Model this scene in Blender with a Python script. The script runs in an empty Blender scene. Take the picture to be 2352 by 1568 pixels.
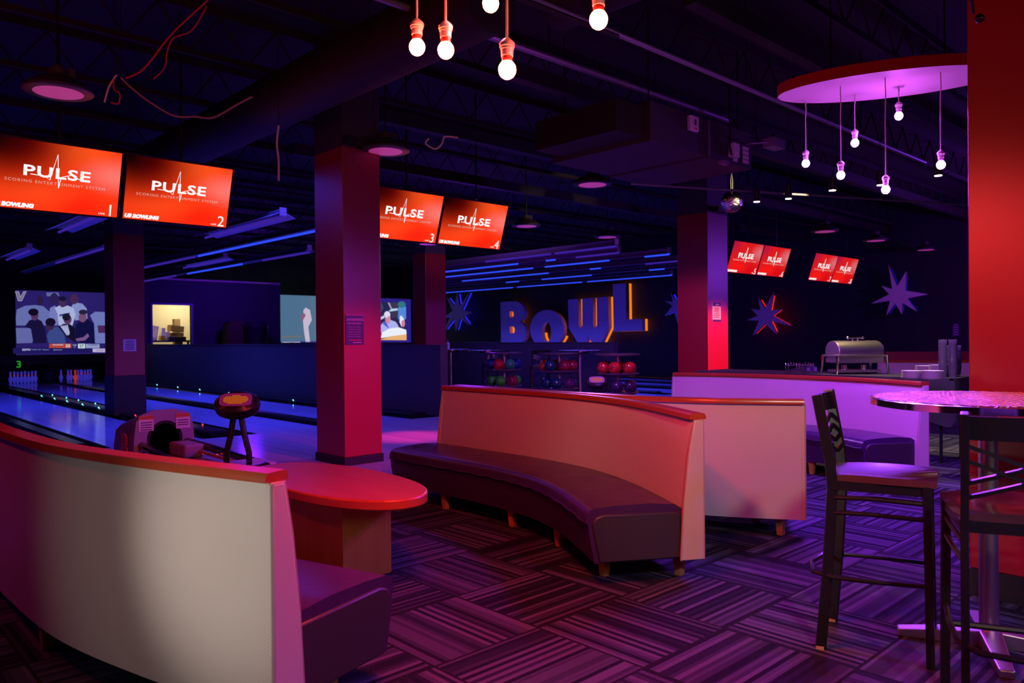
import bpy, bmesh, math, random
from mathutils import Vector, Matrix
random.seed(7)
S = bpy.context.scene
COL = S.collection
PI = math.pi
# ------------------------------------------------------------------ camera
F_PX, YAW, PIT, ROL, EYE = 1763.0, .7539, -.00514, -.00813, 1.36
_rt0 = Vector((math.cos(YAW), -math.sin(YAW), 0))
FW = Vector((math.sin(YAW)*math.cos(PIT), math.cos(YAW)*math.cos(PIT), math.sin(PIT)))
_up0 = _rt0.cross(FW)
RT = math.cos(ROL)*_rt0 + math.sin(ROL)*_up0
UP = -math.sin(ROL)*_rt0 + math.cos(ROL)*_up0
cam = bpy.data.cameras.new('camera'); camo = bpy.data.objects.new('camera', cam); COL.objects.link(camo)
m = Matrix.Identity(4)
for i in range(3):
    m[i][0] = RT[i]; m[i][1] = UP[i]; m[i][2] = -FW[i]
m[2][3] = EYE
camo.matrix_world = m
cam.sensor_width = 36; cam.lens = F_PX/2352*36; cam.clip_start = .05; cam.clip_end = 200
cam.dof.use_dof = True; cam.dof.focus_distance = 5.2; cam.dof.aperture_fstop = 3.2
S.camera = camo
# ------------------------------------------------------------------ world, exposure
w = bpy.data.worlds.new('world'); S.world = w; w.use_nodes = True
w.node_tree.nodes['Background'].inputs[0].default_value = (.010, .002, .03, 1)
w.node_tree.nodes['Background'].inputs[1].default_value = .25
S.view_settings.view_transform = 'Standard'; S.view_settings.look = 'None'
S.view_settings.gamma = 1; S.view_settings.exposure = 0; S.view_settings.use_curve_mapping = False
S.cycles.use_denoising = True; S.cycles.max_bounces = 6; S.cycles.diffuse_bounces = 3; S.cycles.glossy_bounces = 3
S.cycles.sample_clamp_indirect = 4; S.cycles.caustics_reflective = False; S.cycles.caustics_refractive = False
S.cycles.use_light_tree = True
# ------------------------------------------------------------------ lamps without a visible fitting, most added to shape the light
def light(name, typ, loc, col, power, **k):
    l = bpy.data.lights.new(name, typ); l.color = col; l.energy = power
    for a, b in k.items():
        if a not in ('aim', 'rot'): setattr(l, a, b)
    o = bpy.data.objects.new(name, l); COL.objects.link(o); o.location = loc
    if 'aim' in k: o.rotation_euler = (Vector(k['aim'])-Vector(loc)).to_track_quat('-Z', 'Y').to_euler()
    return o
C_BLK, BLK = (.07, .075, 1), 11.0
P_RED, P_VIO = 56, 120
C_RED, C_VIO = (1, .045, .05), (.28, .04, 1)
def down(name, loc, col, power, r=.12, size=2.6, blend=.7):      # downward cone like LED pendant bulbs, also for the added lamps
    return light(name, 'SPOT', loc, col, power, spot_size=size, spot_blend=blend, shadow_soft_size=r, aim=(loc[0], loc[1], 0))
light('added_sofa_spot', 'SPOT', (-1.6, 2.6, .90), (1, .90, .82), 150, spot_size=.50, spot_blend=1, shadow_soft_size=.10, aim=(1.15, 2.50, .66))  # low spot with no real fitting, added to light only the sofa's back
light('added_sofa_spot', 'SPOT', (-1.6, 2.6, .90), (1, .88, .82), 26, spot_size=.80, spot_blend=1, shadow_soft_size=.10, aim=(.9, 2.95, .62))  # wider second spot added to soften that pool of light
light('added_rear_spot', 'SPOT', (-.5, -2.2, 4.2), (1, .86, .76), 400, spot_size=.46, spot_blend=.5, shadow_soft_size=.2, aim=(4.75, 2.3, .45))  # unseen narrow spot added for the ends of the middle sofas
down('added_violet_behind', (2.4, -.9, 2.6), C_VIO, 190)  # unseen lamp added to tint the foreground carpet violet
down('added_violet_side', (6.0, -1.0, 2.7), C_VIO, 320)  # added for more violet on the right-hand carpet
light('added_red_left', 'POINT', (-.6, 5.2, 2.8), C_RED, 45, shadow_soft_size=.15)  # added so the columns' left faces turn red
down('added_red_behind', (1.4, -1.2, 2.6), C_RED, 50)  # unseen red lamp added behind the camera
light('added_red_mid_column', 'SPOT', (4.6, 2.6, 3.2), (1, .01, .10), 800, spot_size=.42, spot_blend=.8, shadow_soft_size=.08, aim=(4.5, 7.2, .7))  # no fixture here; added to redden the middle column
light('added_red_right_column', 'SPOT', (11.0, 3.0, 3.2), (1, .14, .14), 2900, spot_size=.50, spot_blend=.5, shadow_soft_size=.1, aim=(11.3, 7.0, .75))  # unseen added spot, narrowed to redden the right-centre column and spare the buffet
light('violet_pendants_far', 'POINT', (17.6, 2.5, 3.0), C_VIO, 450, shadow_soft_size=.15)
down('added_concourse_fill', (8.0, 6.9, 2.7), (.6, .18, .9), 210, r=.06, size=3.06, blend=.2)  # bare lamp in mid-air, added to bring out the ball racks
light('added_soft_fill', 'AREA', (1.6, -3.2, 2.8), (1, .86, .74), 24, size=1.2, aim=(3.0, 3.0, .4))  # weak warm fill added from behind the camera
down('added_violet_left', (-2.5, 6.0, 2.8), C_VIO, 40)  # unseen violet lamp added at the left
light('added_concourse_violet', 'POINT', (10.4, 12.4, 2.6), (.25, .03, 1), 60, shadow_soft_size=.3)  # no fitting; added for violet on the far column and racks
light('added_storeroom_violet', 'POINT', (10.6, 23.5, 3.0), (.14, .01, 1), 135, shadow_soft_size=.3)  # added lamp that tints the storeroom wall purple
light('added_approach_blue', 'AREA', (5.0, 9.6, 3.3), (.05, .05, 1), 70, size=4.5, shape='RECTANGLE', size_y=2.5)  # floating panel with no fixture, added to turn the approach bluer
light('approach_red_spot', 'SPOT', (6.3, 8.9, 3.9), (1, .02, .12), 1500, spot_size=.42, spot_blend=.9, shadow_soft_size=.05, aim=(6.25, 8.7, 0))
light('back_room_lamp', 'AREA', (10.2, 27.4, 3.2), (1, .82, .52), 80, size=1.0)

# ================================================================== helpers
def ray(px, py): return FW + (px-1176)/F_PX*RT - (py-784)/F_PX*UP
E0 = Vector((0, 0, EYE))
def pz(px, py, z): d = ray(px, py); return E0 + d*((z-EYE)/d.z)
def px_(px, py, x): d = ray(px, py); return E0 + d*(x/d.x)
def py_(px, py, y): d = ray(px, py); return E0 + d*(y/d.y)

class MB:
    def __init__(s): s.v = []; s.f = []
    def add(s, vs, fs):
        n = len(s.v); s.v += [tuple(v) for v in vs]; s.f += [tuple(i+n for i in f) for f in fs]; return s
    def box(s, x0, x1, y0, y1, z0, z1, M=None):
        vs = [Vector((x, y, z)) for z in (z0, z1) for y in (y0, y1) for x in (x0, x1)]
        if M: vs = [M @ v for v in vs]
        return s.add(vs, [(0,2,3,1),(4,5,7,6),(0,1,5,4),(2,6,7,3),(0,4,6,2),(1,3,7,5)])
    def ring(s, c, a, b, r, n):
        return [c + a*(r*math.cos(2*PI*i/n)) + b*(r*math.sin(2*PI*i/n)) for i in range(n)]
    def tube(s, pts, r, n=8, cap=True, flat=None):
        pts = [Vector(p) for p in pts]; rr = r if isinstance(r, (list, tuple)) else [r]*len(pts)
        t0 = (pts[1]-pts[0]).normalized(); a = t0.cross(Vector((0,0,1)))
        if a.length < .05: a = t0.cross(Vector((1,0,0)))
        a.normalize(); vs = []
        for i, p in enumerate(pts):
            t = (pts[min(i+1, len(pts)-1)]-pts[max(i-1, 0)]).normalized()
            a = (a - t*a.dot(t)).normalized(); b = t.cross(a)
            vs += s.ring(p, a, b, rr[i], n) if not flat else s.ring4(p, a, b, flat)
        n = n if not flat else 4
        fs = [(i*n+j, i*n+(j+1)%n, (i+1)*n+(j+1)%n, (i+1)*n+j) for i in range(len(pts)-1) for j in range(n)]
        if cap: fs += [tuple(range(n))[::-1], tuple((len(pts)-1)*n+j for j in range(n))]
        return s.add(vs, fs)
    def ring4(s, p, a, b, fl):
        return [p+a*fl[0]+b*fl[1], p-a*fl[0]+b*fl[1], p-a*fl[0]-b*fl[1], p+a*fl[0]-b*fl[1]]
    def cyl(s, p0, p1, r0, r1=None, n=16): return s.tube([p0, p1], [r0, r0 if r1 is None else r1], n)
    def lathe(s, prof, c=(0,0,0), n=24, sx=1, sy=1):
        c = Vector(c); vs = []; fs = []
        for r, z in prof:
            vs += [c+Vector((r*sx*math.cos(2*PI*i/n), r*sy*math.sin(2*PI*i/n), z)) for i in range(n)]
        for k in range(len(prof)-1):
            fs += [(k*n+j, k*n+(j+1)%n, (k+1)*n+(j+1)%n, (k+1)*n+j) for j in range(n)]
        if prof[0][0] > 1e-4: fs.append(tuple(range(n))[::-1])
        if prof[-1][0] > 1e-4: fs.append(tuple((len(prof)-1)*n+j for j in range(n)))
        return s.add(vs, fs)
    def sphere(s, c, r, n=20, k=12, sz=1):
        return s.lathe([(max(r*math.sin(PI*i/k), 1e-5), -r*sz*math.cos(PI*i/k)) for i in range(k+1)], c, n)
    def prism(s, poly, f0, f1):      # poly 2-D, f0/f1 map (u,v)->3-D
        n = len(poly)
        return s.add([f0(*p) for p in poly]+[f1(*p) for p in poly],
            [tuple(range(n))[::-1], tuple(range(n, 2*n))]+[(i, (i+1)%n, n+(i+1)%n, n+i) for i in range(n)])
    def sweep(s, path, prof, side, cap=True):
        P = [Vector((p[0], p[1], 0)) for p in path]; n = len(prof); vs = []
        for i, p in enumerate(P):
            t = (P[min(i+1, len(P)-1)]-P[max(i-1, 0)]).normalized(); nn = Vector((-t.y, t.x, 0))*side
            vs += [p + nn*a + Vector((0,0,z)) for a, z in prof]
        fs = [(i*n+j, i*n+(j+1)%n, (i+1)*n+(j+1)%n, (i+1)*n+j) for i in range(len(P)-1) for j in range(n)]
        if cap: fs += [tuple(range(n))[::-1], tuple((len(P)-1)*n+j for j in range(n))]
        return s.add(vs, fs)
    def build(s, name, mat, parent=None, smooth=True, bevel=0, ang=35, M=None):
        me = bpy.data.meshes.new(name)
        bm = bmesh.new(); vs = [bm.verts.new(v) for v in s.v]
        for f in s.f:
            try: bm.faces.new([vs[i] for i in f])
            except ValueError: pass
        bmesh.ops.remove_doubles(bm, verts=bm.verts, dist=1e-5)
        bmesh.ops.recalc_face_normals(bm, faces=bm.faces)
        bm.to_mesh(me); bm.free()
        return mesh_obj(name, me, mat, parent, smooth, bevel, ang, M)

def mesh_obj(name, me, mat, parent=None, smooth=True, bevel=0, ang=35, M=None):
    if mat: me.materials.clear(); me.materials.append(mat)
    if smooth:
        for p in me.polygons: p.use_smooth = True
        me.set_sharp_from_angle(angle=math.radians(ang))
    o = bpy.data.objects.new(name, me); COL.objects.link(o)
    if M is not None: o.matrix_local = M
    if parent: o.parent = parent
    if bevel:
        b = o.modifiers.new('bevel', 'BEVEL'); b.width = bevel; b.segments = 2; b.limit_method = 'ANGLE'; b.angle_limit = .7
    return o
def B(*a): return MB().box(*a)
def tag(o, label=None, cat=None, group=None, kind=None):
    if label: o['label'] = label
    if cat: o['category'] = cat
    if group: o['group'] = group
    if kind: o['kind'] = kind
    return o
def thing(name, label, cat, loc=(0,0,0), rz=0, group=None):
    o = bpy.data.objects.new(name, None); COL.objects.link(o); o.empty_display_size = .05
    o.location = loc; o.rotation_euler = (0, 0, rz)
    return tag(o, label, cat, group)
def struct(o): o['kind'] = 'structure'; return o
def clone(o, parent=None):
    c = o.copy(); COL.objects.link(c); c.parent = parent
    for ch in list(o.children): clone(ch, c)
    return c
def dup(o, loc, rz, label, group=None):
    c = clone(o); c.location = loc; c.rotation_euler = (0, 0, rz); c['label'] = label
    if group: c['group'] = group
    return c
def frame(o, r, u, n):
    m = Matrix.Identity(4)
    for i in range(3): m[i][0] = r[i]; m[i][1] = u[i]; m[i][2] = n[i]; m[i][3] = o[i]
    return m
def poly_mesh(loops, depth):      # filled 2-D outline with holes, extruded +-depth/2 in z
    cu = bpy.data.curves.new('c', 'CURVE'); cu.dimensions = '2D'; cu.fill_mode = 'BOTH'; cu.extrude = depth/2
    for lp in loops:
        sp = cu.splines.new('POLY'); sp.points.add(len(lp)-1); sp.use_cyclic_u = True
        for q, p in zip(sp.points, lp): q.co = (p[0], p[1], 0, 1)
    o = bpy.data.objects.new('c', cu); me = bpy.data.meshes.new_from_object(o)
    bpy.data.objects.remove(o); bpy.data.curves.remove(cu); return me
def text_obj(name, s, mat, M, size, parent=None, align='CENTER', sx=1, bold=0, ext=.0008, shear=0, space=1):
    cu = bpy.data.curves.new('t', 'FONT'); cu.body = s; cu.size = size; cu.align_x = align; cu.align_y = 'CENTER'
    cu.extrude = ext; cu.offset = bold; cu.shear = shear; cu.resolution_u = 3; cu.space_character = space; cu.space_line = .85
    o = bpy.data.objects.new('t', cu); me = bpy.data.meshes.new_from_object(o)
    bpy.data.objects.remove(o); bpy.data.curves.remove(cu)
    for v in me.vertices: v.co.x *= sx
    return mesh_obj(name, me, mat, parent, smooth=False, M=M)

# ================================================================== materials
def mat(name, col, rough=.5, metal=0, spec=.5, emit=None, es=0, coat=0, trans=0):
    m = bpy.data.materials.new(name); m.use_nodes = True; b = m.node_tree.nodes['Principled BSDF']
    b.inputs['Base Color'].default_value = (*col, 1); b.inputs['Roughness'].default_value = rough
    b.inputs['Metallic'].default_value = metal; b.inputs['Specular IOR Level'].default_value = spec
    if emit: b.inputs['Emission Color'].default_value = (*emit, 1); b.inputs['Emission Strength'].default_value = es
    if coat: b.inputs['Coat Weight'].default_value = coat; b.inputs['Coat Roughness'].default_value = .15
    if trans: b.inputs['Transmission Weight'].default_value = trans
    return m
class G:
    def __init__(s, m): s.t = m.node_tree; s.b = s.t.nodes['Principled BSDF']
    def n(s, typ, **k):
        o = s.t.nodes.new(typ)
        for a, b in k.items(): setattr(o, a, b)
        return o
    def link(s, a, b): s.t.links.new(a, b)
    def val(s, x, inp):
        if isinstance(x, (int, float)): inp.default_value = x
        else: s.link(x, inp)
    def math(s, op, a, b=0, c=None):
        o = s.n('ShaderNodeMath', operation=op); s.val(a, o.inputs[0]); s.val(b, o.inputs[1])
        if c is not None: s.val(c, o.inputs[2])
        return o.outputs[0]
    def pos(s, gen=False):
        o = s.n('ShaderNodeTexCoord').outputs['Generated'] if gen else s.n('ShaderNodeNewGeometry').outputs['Position']
        q = s.n('ShaderNodeSeparateXYZ'); s.link(o, q.inputs[0]); return o, q.outputs
    def obj(s):
        o = s.n('ShaderNodeTexCoord').outputs['Object']
        q = s.n('ShaderNodeSeparateXYZ'); s.link(o, q.inputs[0]); return o, q.outputs
    def noise(s, vec, scale, detail=3, rough=.5, sc=(1,1,1)):
        mp = s.n('ShaderNodeMapping'); s.link(vec, mp.inputs[0]); mp.inputs['Scale'].default_value = sc
        o = s.n('ShaderNodeTexNoise'); s.link(mp.outputs[0], o.inputs['Vector']); o.inputs['Scale'].default_value = scale
        o.inputs['Detail'].default_value = detail; o.inputs['Roughness'].default_value = rough
        return o.outputs[0]
    def ramp(s, fac, stops, const=False):
        o = s.n('ShaderNodeValToRGB'); cr = o.color_ramp
        if const: cr.interpolation = 'CONSTANT'
        while len(cr.elements) < len(stops): cr.elements.new(.5)
        for e, (p, c) in zip(cr.elements, stops): e.position = p; e.color = (*c, 1)
        s.link(fac, o.inputs[0]); return o.outputs[0]
    def mix(s, f, a, b):
        o = s.n('ShaderNodeMix', data_type='RGBA'); s.val(f, o.inputs[0])
        for x, i in ((a, 6), (b, 7)):
            if isinstance(x, tuple): o.inputs[i].default_value = (*x, 1)
            else: s.link(x, o.inputs[i])
        return o.outputs[2]
    def bump(s, h, strength, dist=.002):
        o = s.n('ShaderNodeBump'); s.link(h, o.inputs['Height']); o.inputs['Strength'].default_value = strength
        o.inputs['Distance'].default_value = dist; s.link(o.outputs[0], s.b.inputs['Normal'])

M_carpet = mat('carpet_tiles', (.1,.1,.1), .95, spec=.1)
g = G(M_carpet); pv, (X, Y, Z) = g.pos()
TS = .61
tx = g.math('DIVIDE', g.math('SUBTRACT', X, 1.93), TS); ty = g.math('DIVIDE', g.math('SUBTRACT', Y, 1.93), TS)
fx = g.math('FLOOR', tx); fy = g.math('FLOOR', ty)
par = g.math('ABSOLUTE', g.math('MODULO', g.math('ADD', fx, fy), 2))
cc = g.math('ADD', g.math('MULTIPLY', g.math('SUBTRACT', 1, par), ty), g.math('MULTIPLY', par, tx))
tid = g.math('ADD', g.math('MULTIPLY', fx, 17.3), g.math('MULTIPLY', fy, 5.7))
def wn(v):
    o = g.n('ShaderNodeTexWhiteNoise', noise_dimensions='1D'); g.link(v, o.inputs['W']); return o.outputs['Value']
ci = g.math('MULTIPLY', cc, 26)
ali = g.math('ABSOLUTE', g.math('MODULO', g.math('FLOOR', ci), 2))
s1 = wn(g.math('ADD', g.math('FLOOR', ci), tid))
s2 = wn(g.math('ADD', g.math('FLOOR', g.math('MULTIPLY', cc, 9)), g.math('ADD', tid, 3.3)))
v = g.math('ADD', g.math('ADD', g.math('MULTIPLY', s1, .60), g.math('MULTIPLY', s2, .25)), g.math('MULTIPLY', ali, .15))
base = g.ramp(v, [(0, (.015,.013,.022)), (.30, (.024,.021,.040)), (.42, (.045,.040,.065)), (.57, (.072,.064,.10)), (.72, (.108,.095,.14))], True)
nz = g.noise(pv, 260, 2)
frx = g.math('FRACT', tx); fry = g.math('FRACT', ty)
ed = g.math('MINIMUM', g.math('MINIMUM', frx, g.math('SUBTRACT', 1, frx)), g.math('MINIMUM', fry, g.math('SUBTRACT', 1, fry)))
seam = g.math('LESS_THAN', ed, .012)
colr = g.mix(seam, base, (.02,.017,.02))
mm = g.n('ShaderNodeMix', data_type='RGBA', blend_type='MULTIPLY'); mm.inputs[0].default_value = .55
g.link(colr, mm.inputs[6]); g.link(g.ramp(nz, [(.3, (.55,.55,.55)), (.7, (1.25,1.25,1.25))]), mm.inputs[7])
g.link(mm.outputs[2], g.b.inputs['Base Color']); g.bump(nz, .5, .003)

def wood(name, c1, c2, rough=.35, axis='z', sc=6, coat=0):
    m = mat(name, c1, rough, coat=coat); g = G(m); pv, q = g.obj()
    k = {'x': (.12,1,1), 'y': (1,.12,1), 'z': (1,1,.12)}[axis]
    n1 = g.noise(pv, sc, 6, .65, k); g.link(g.ramp(n1, [(.3, c1), (.7, c2)]), g.b.inputs['Base Color'])
    g.bump(n1, .06, .001); return m
M_cherry = wood('cherry_cap', (.36,.05,.018), (.46,.08,.028), .3, 'y', coat=.35)
M_table = wood('table_laminate', (.48,.06,.022), (.58,.10,.04), .38, 'y', 9, coat=.08)
M_base = wood('table_base_laminate', (.55,.20,.035), (.66,.28,.06), .5, 'z', 9)
M_leg = wood('leg_wood', (.42,.19,.07), (.56,.28,.11), .4, 'z', 10)
M_seatw = wood('stool_seat_wood', (.05,.014,.012), (.11,.03,.035), .40, 'x', 8, coat=.9)
M_ply = mat('plywood', (.45,.33,.2), .7)
def vinyl(name, col, rough, weave=True):
    m = mat(name, col, rough); g = G(m); pv, (x, y, z) = g.pos()
    a = g.math('SINE', g.math('MULTIPLY', g.math('ADD', g.math('ADD', x, y), g.math('MULTIPLY', z, .8)), 620))
    n = g.noise(pv, 5, 3)
    r = g.math('MULTIPLY_ADD', n, .2, rough-.1); g.link(r, g.b.inputs['Roughness'])
    if weave: g.bump(a, .16, .0012)
    else: g.bump(g.noise(pv, 14, 5), .25, .01)
    return m
M_vinyl = vinyl('beige_vinyl', (.62,.55,.50), .42)
M_seat = vinyl('dark_leather', (.055,.020,.085), .31, False)
M_seatend = mat('dark_leather_end', (.042,.034,.040), .42)
M_pipe = mat('piping', (.45,.36,.33), .35)
M_red = mat('red_column_paint', (.30,.005,.020), .38, spec=.7)
g = G(M_red); pv, q = g.pos(); g.bump(g.noise(pv, 40, 5), .12, .004)
M_blk = mat('black_paint', (.010,.008,.012), .6)
M_blkw = mat('black_wall_paint', (.008,.007,.014), .7)
M_upcol = mat('column_dark_paint', (.045,.03,.05), .6)
M_half = mat('partition_grey', (.05,.038,.05), .6)
M_wallp = mat('storage_wall_paint', (.05,.04,.07), .8)
M_beige = mat('storeroom_wall', (.62,.58,.42), .8)
M_ceil = mat('ceiling_deck', (.018,.009,.012), .85)
M_steel = mat('black_steel', (.012,.011,.013), .28, metal=.0)
M_duct = mat('duct_paint', (.014,.008,.006), .7)
M_pipeg = mat('conduit_galvanised', (.35,.32,.40), .4, metal=.6)
M_chrome = mat('chrome', (.85,.83,.8), .12, metal=1)
M_stain = mat('stainless_steel', (.60,.55,.48), .36, metal=1)
M_dark = mat('dark_plastic', (.014,.010,.016), .35)
M_white = mat('white_plastic', (.75,.72,.72), .4)
M_lamp = mat('lamp_shade_dark', (.05,.04,.05), .4)
M_lens = mat('lamp_lens_painted_glow', (.9,.8,.82), .5, emit=(.30,.022,.12), es=.75)  # pink light reflected by the lens is put in as emission
M_cord = mat('white_cord', (.7,.65,.65), .5)
M_orcord = mat('red_cable', (.5,.03,.02), .5)
M_disc = mat('white_canopy', (.78,.70,.72), .5)
M_discrim = mat('red_canopy_rim', (.55,.03,.02), .5)
M_cloth = mat('black_tablecloth', (.035,.032,.030), .8)
M_china = mat('white_china', (.82,.78,.74), .25)
M_sign = mat('sign_plate_dark', (.05,.03,.10), .4)
M_paper = mat('sign_paper', (.75,.68,.72), .5)
M_navy = mat('sign_navy', (.03,.02,.15), .4)
M_pink = mat('sign_print', (.42,.22,.45), .6)
M_txt = mat('dark_print', (.10,.04,.09), .6)
M_hood = mat('return_hood_grey', (.34,.25,.36), .4)
M_orange = mat('orange_print', (.8,.2,.03), .5)
M_gut = mat('gutter_black', (.008,.008,.010), .22)
M_star = mat('star_panel', (.72,.58,.66), .6)
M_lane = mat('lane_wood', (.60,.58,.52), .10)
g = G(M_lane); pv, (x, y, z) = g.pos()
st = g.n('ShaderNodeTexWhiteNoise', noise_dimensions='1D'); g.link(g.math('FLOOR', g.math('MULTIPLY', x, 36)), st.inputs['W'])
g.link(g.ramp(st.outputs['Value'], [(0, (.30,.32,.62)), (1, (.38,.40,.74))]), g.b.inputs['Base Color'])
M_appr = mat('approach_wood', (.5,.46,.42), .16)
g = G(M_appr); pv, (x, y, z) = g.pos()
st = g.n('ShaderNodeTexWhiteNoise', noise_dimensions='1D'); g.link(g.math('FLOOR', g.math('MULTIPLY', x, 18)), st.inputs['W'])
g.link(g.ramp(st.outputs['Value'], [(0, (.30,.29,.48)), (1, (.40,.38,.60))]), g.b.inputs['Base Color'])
def emis(name, col, s): return mat(name, (0,0,0), .6, spec=0, emit=col, es=s)
E_red = emis('red_bulb_glass', (1, .07, .03), 200)
E_vio = emis('violet_bulb_glass', (.75, .11, 1), 130)
E_tube = emis('blacklight_tube', (.03,.075,1), 1.0)
E_tubed = emis('blacklight_tube_dim', (.06,.02,.45), .7)
E_orange = emis('orange_halo', (1,.21,.0), 1.0)
E_bluh = emis('blue_halo', (.02,.02,1), 1.0)
E_blud = emis('blue_halo_dim', (.01,.01,1), .35)
E_redh = emis('red_halo', (1,.015,.015), 1.0)
E_teal = emis('teal_led', (.15,1,.8), 6)
E_redl = emis('red_led', (1,.03,.04), 3)
E_grn = emis('green_number', (.02,.35,.02), .8)
E_wht = emis('screen_white', (1,1,1), .95)
E_whd = emis('screen_white_soft', (1,.55,.45), .7)
E_spot = emis('spot_lens', (1,.86,.72), 25)
E_ledo = emis('led_matrix_orange', (1,.20,.01), .45)
M_ball = {}
for nm, c in dict(blue=(.015,.03,.22), red=(.5,.012,.03), green=(.04,.30,.13), lime=(.05,.42,.03), maroon=(.28,.008,.04),
                  navy=(.01,.05,.09), orange=(.75,.10,.01), coral=(.65,.03,.03), plum=(.05,.015,.08), purple=(.10,.02,.11), brown=(.22,.06,.05)).items():
    m_ = mat('ball_'+nm, c, .08, coat=.4); g = G(m_); pv, q = g.obj()
    nn = g.noise(pv, 9, 4); g.link(g.ramp(nn, [(.35, tuple(k*.6 for k in c)), (.65, tuple(min(1, k*1.3) for k in c))]), g.b.inputs['Base Color']); M_ball[nm] = m_

# ================================================================== room shell
def sbox(name, m, *a, parent=None, bevel=0): return struct(B(*a).build(name, m, parent, smooth=False, bevel=bevel))
FOUL, PIN0, XW = 10.6, 28.89, 20.75
fl = MB()
fl.box(-7, XW, -6, 5.86, -.1, 0); fl.box(8.36, 12.9, 5.86, 26, -.1, 0)
struct(fl.build('floor', M_carpet, smooth=False))
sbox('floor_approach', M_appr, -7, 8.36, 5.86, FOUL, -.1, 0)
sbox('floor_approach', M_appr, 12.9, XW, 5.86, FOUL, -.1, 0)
sbox('floor_lane_bed', M_gut, -7, 8.36, FOUL, 31, -.2, -.09)
sbox('floor_lane_bed', M_gut, 12.9, XW, FOUL, 31, -.2, -.09)
ceil = sbox('ceiling', M_ceil, -7, XW, -6, 31, 4.7, 4.8)
for k in range(18):       # open-web joists under the deck
    y = -1.6+k*1.55; mb = MB().box(-4, XW, y-.03, y+.03, 4.62, 4.7).box(-4, XW, y-.02, y+.02, 4.18, 4.24)
    x = -4
    while x < XW-.6:
        mb.tube([(x, y, 4.62), (x+.3, y, 4.22), (x+.6, y, 4.62)], .012, 4); x += .6
    struct(mb.build('joist', M_ceil, ceil, smooth=False))
sbox('wall_right', M_blkw, XW, XW+.15, -6, 31, 0, 4.8)
sbox('wall_back', M_blk, -7, XW, 30.9, 31.05, 0, 4.8)
sbox('wall_front', M_blkw, -7, XW, -6.15, -6, 0, 4.8)
sbox('wall_left', M_blkw, -7.15, -7, -6.15, 31, 0, 4.8)
HT = 1.232
def halfwall(nm, x0, x1, y0, y1):
    o = sbox(nm, M_half, x0, x1, y0, y1, 0, HT)
    sbox('trim_ledge', M_half, x0-.012, x1+.012, y0-.012, y1, HT, HT+.012, parent=o)
    return o
halfwall('wall_partition', 8.2, 8.36, FOUL-.05, 26)
halfwall('wall_partition', 12.9, 13.06, FOUL-.05, 26)
# storage room wall with the doorway
sw = MB(); sw.box(8.2, 8.5, 26, 26.12, 0, 3.34); sw.box(9.74, 12.92, 26, 26.12, 0, 3.34); sw.box(8.5, 9.74, 26, 26.12, 2.52, 3.34)
struct(sw.build('wall_storeroom', M_wallp, smooth=False))
dr = struct(MB().box(8.44, 8.5, 25.97, 26.14, 0, 2.58).box(9.74, 9.8, 25.97, 26.14, 0, 2.58).box(8.5, 9.74, 25.97, 26.14, 2.52, 2.58).build('door_1', mat('door_frame_blue', (.12,.10,.35), .4), smooth=False))
sbox('wall_storeroom_back', M_beige, 8.37, 12.92, 28.6, 28.7, 0, 3.4)
sbox('wall_storeroom_left', M_beige, 8.37, 8.44, 26.13, 28.6, 0, 3.34)
sbox('wall_storeroom_right', M_beige, 12.85, 12.92, 26.13, 28.6, 0, 3.34)
sbox('ceiling_storeroom', M_beige, 8.37, 12.92, 26.0, 28.6, 3.34, 3.4)
sbox('floor_storeroom', M_ceil, 8.37, 12.92, 26, 28.7, -.1, 0)

# ================================================================== columns
def column(x0, y0, x1, y1, label, zp=3.4, pl=.07):
    t = thing('column', label, 'column', (x0, y0, 0)); dx, dy = x1-x0, y1-y0
    B(0, dx, 0, dy, pl, zp).build('painted_shaft', M_red, t, smooth=False, bevel=.006)
    B(0, dx, 0, dy, zp, 4.7).build('upper_shaft', M_upcol, t, smooth=False)
    B(-.012, dx+.012, -.012, dy+.012, 0, pl).build('plinth', M_blk, t, smooth=False)
    return t
column(4.30, 7.2, 4.77, 7.8, 'red square column in the middle, with the dark warning plate', zp=3.42, pl=.09)
column(11.0, 7.0, 11.62, 7.59, 'red square column right of centre, behind the pink sofas', zp=3.4)
column(4.27, 15.1, 4.80, 15.65, 'dim red column on the left, among the lanes', zp=3.32, pl=.72)
column(10.85, 14.5, 11.45, 15.0, 'violet-lit column behind screens three and four', zp=3.36)
column(4.48, .45, 5.08, 1.29, 'broad bright red column at the right edge behind bar table', zp=4.6, pl=.14)

# ================================================================== lanes
lanes = [(1.30, 2.38), (2.95, 4.10), (4.90, 5.98), (6.52, 7.60), (13.75, 14.81), (15.35, 16.41), (17.2, 18.26), (18.8, 19.86)]
nm_l = ['first lane, mostly behind the left sofa', 'second lane, with the glossy screen reflection, left of the ball return', 'third lane, from the foul line to the left pin set',
        'fourth lane, beside the long blue partition', 'fifth lane, right of the far partition', 'sixth lane, third from the right wall', 'seventh lane, second from the right wall', 'eighth lane, along the right wall']
for (a, b), l in zip(lanes, nm_l):
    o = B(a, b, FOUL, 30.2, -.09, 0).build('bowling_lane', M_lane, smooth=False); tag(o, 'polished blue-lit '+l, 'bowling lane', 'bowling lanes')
ed = [(.6, 1.30), (2.38, 2.95), (4.10, 4.90), (5.98, 6.52), (7.60, 8.185), (13.075, 13.75), (14.81, 15.35), (16.41, 17.2), (18.26, 18.8), (19.86, XW-.01)]
nm_d = ['left of the first lane', 'between lanes one and two, its pointed end near the left sofa', 'between lanes two and three, dotted with teal lights', 'between lanes three and four',
        'at the foot of the long blue partition', 'at the foot of the far partition', 'between lanes five and six', 'between lanes six and seven', 'between lanes seven and eight', 'along the right wall']
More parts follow.
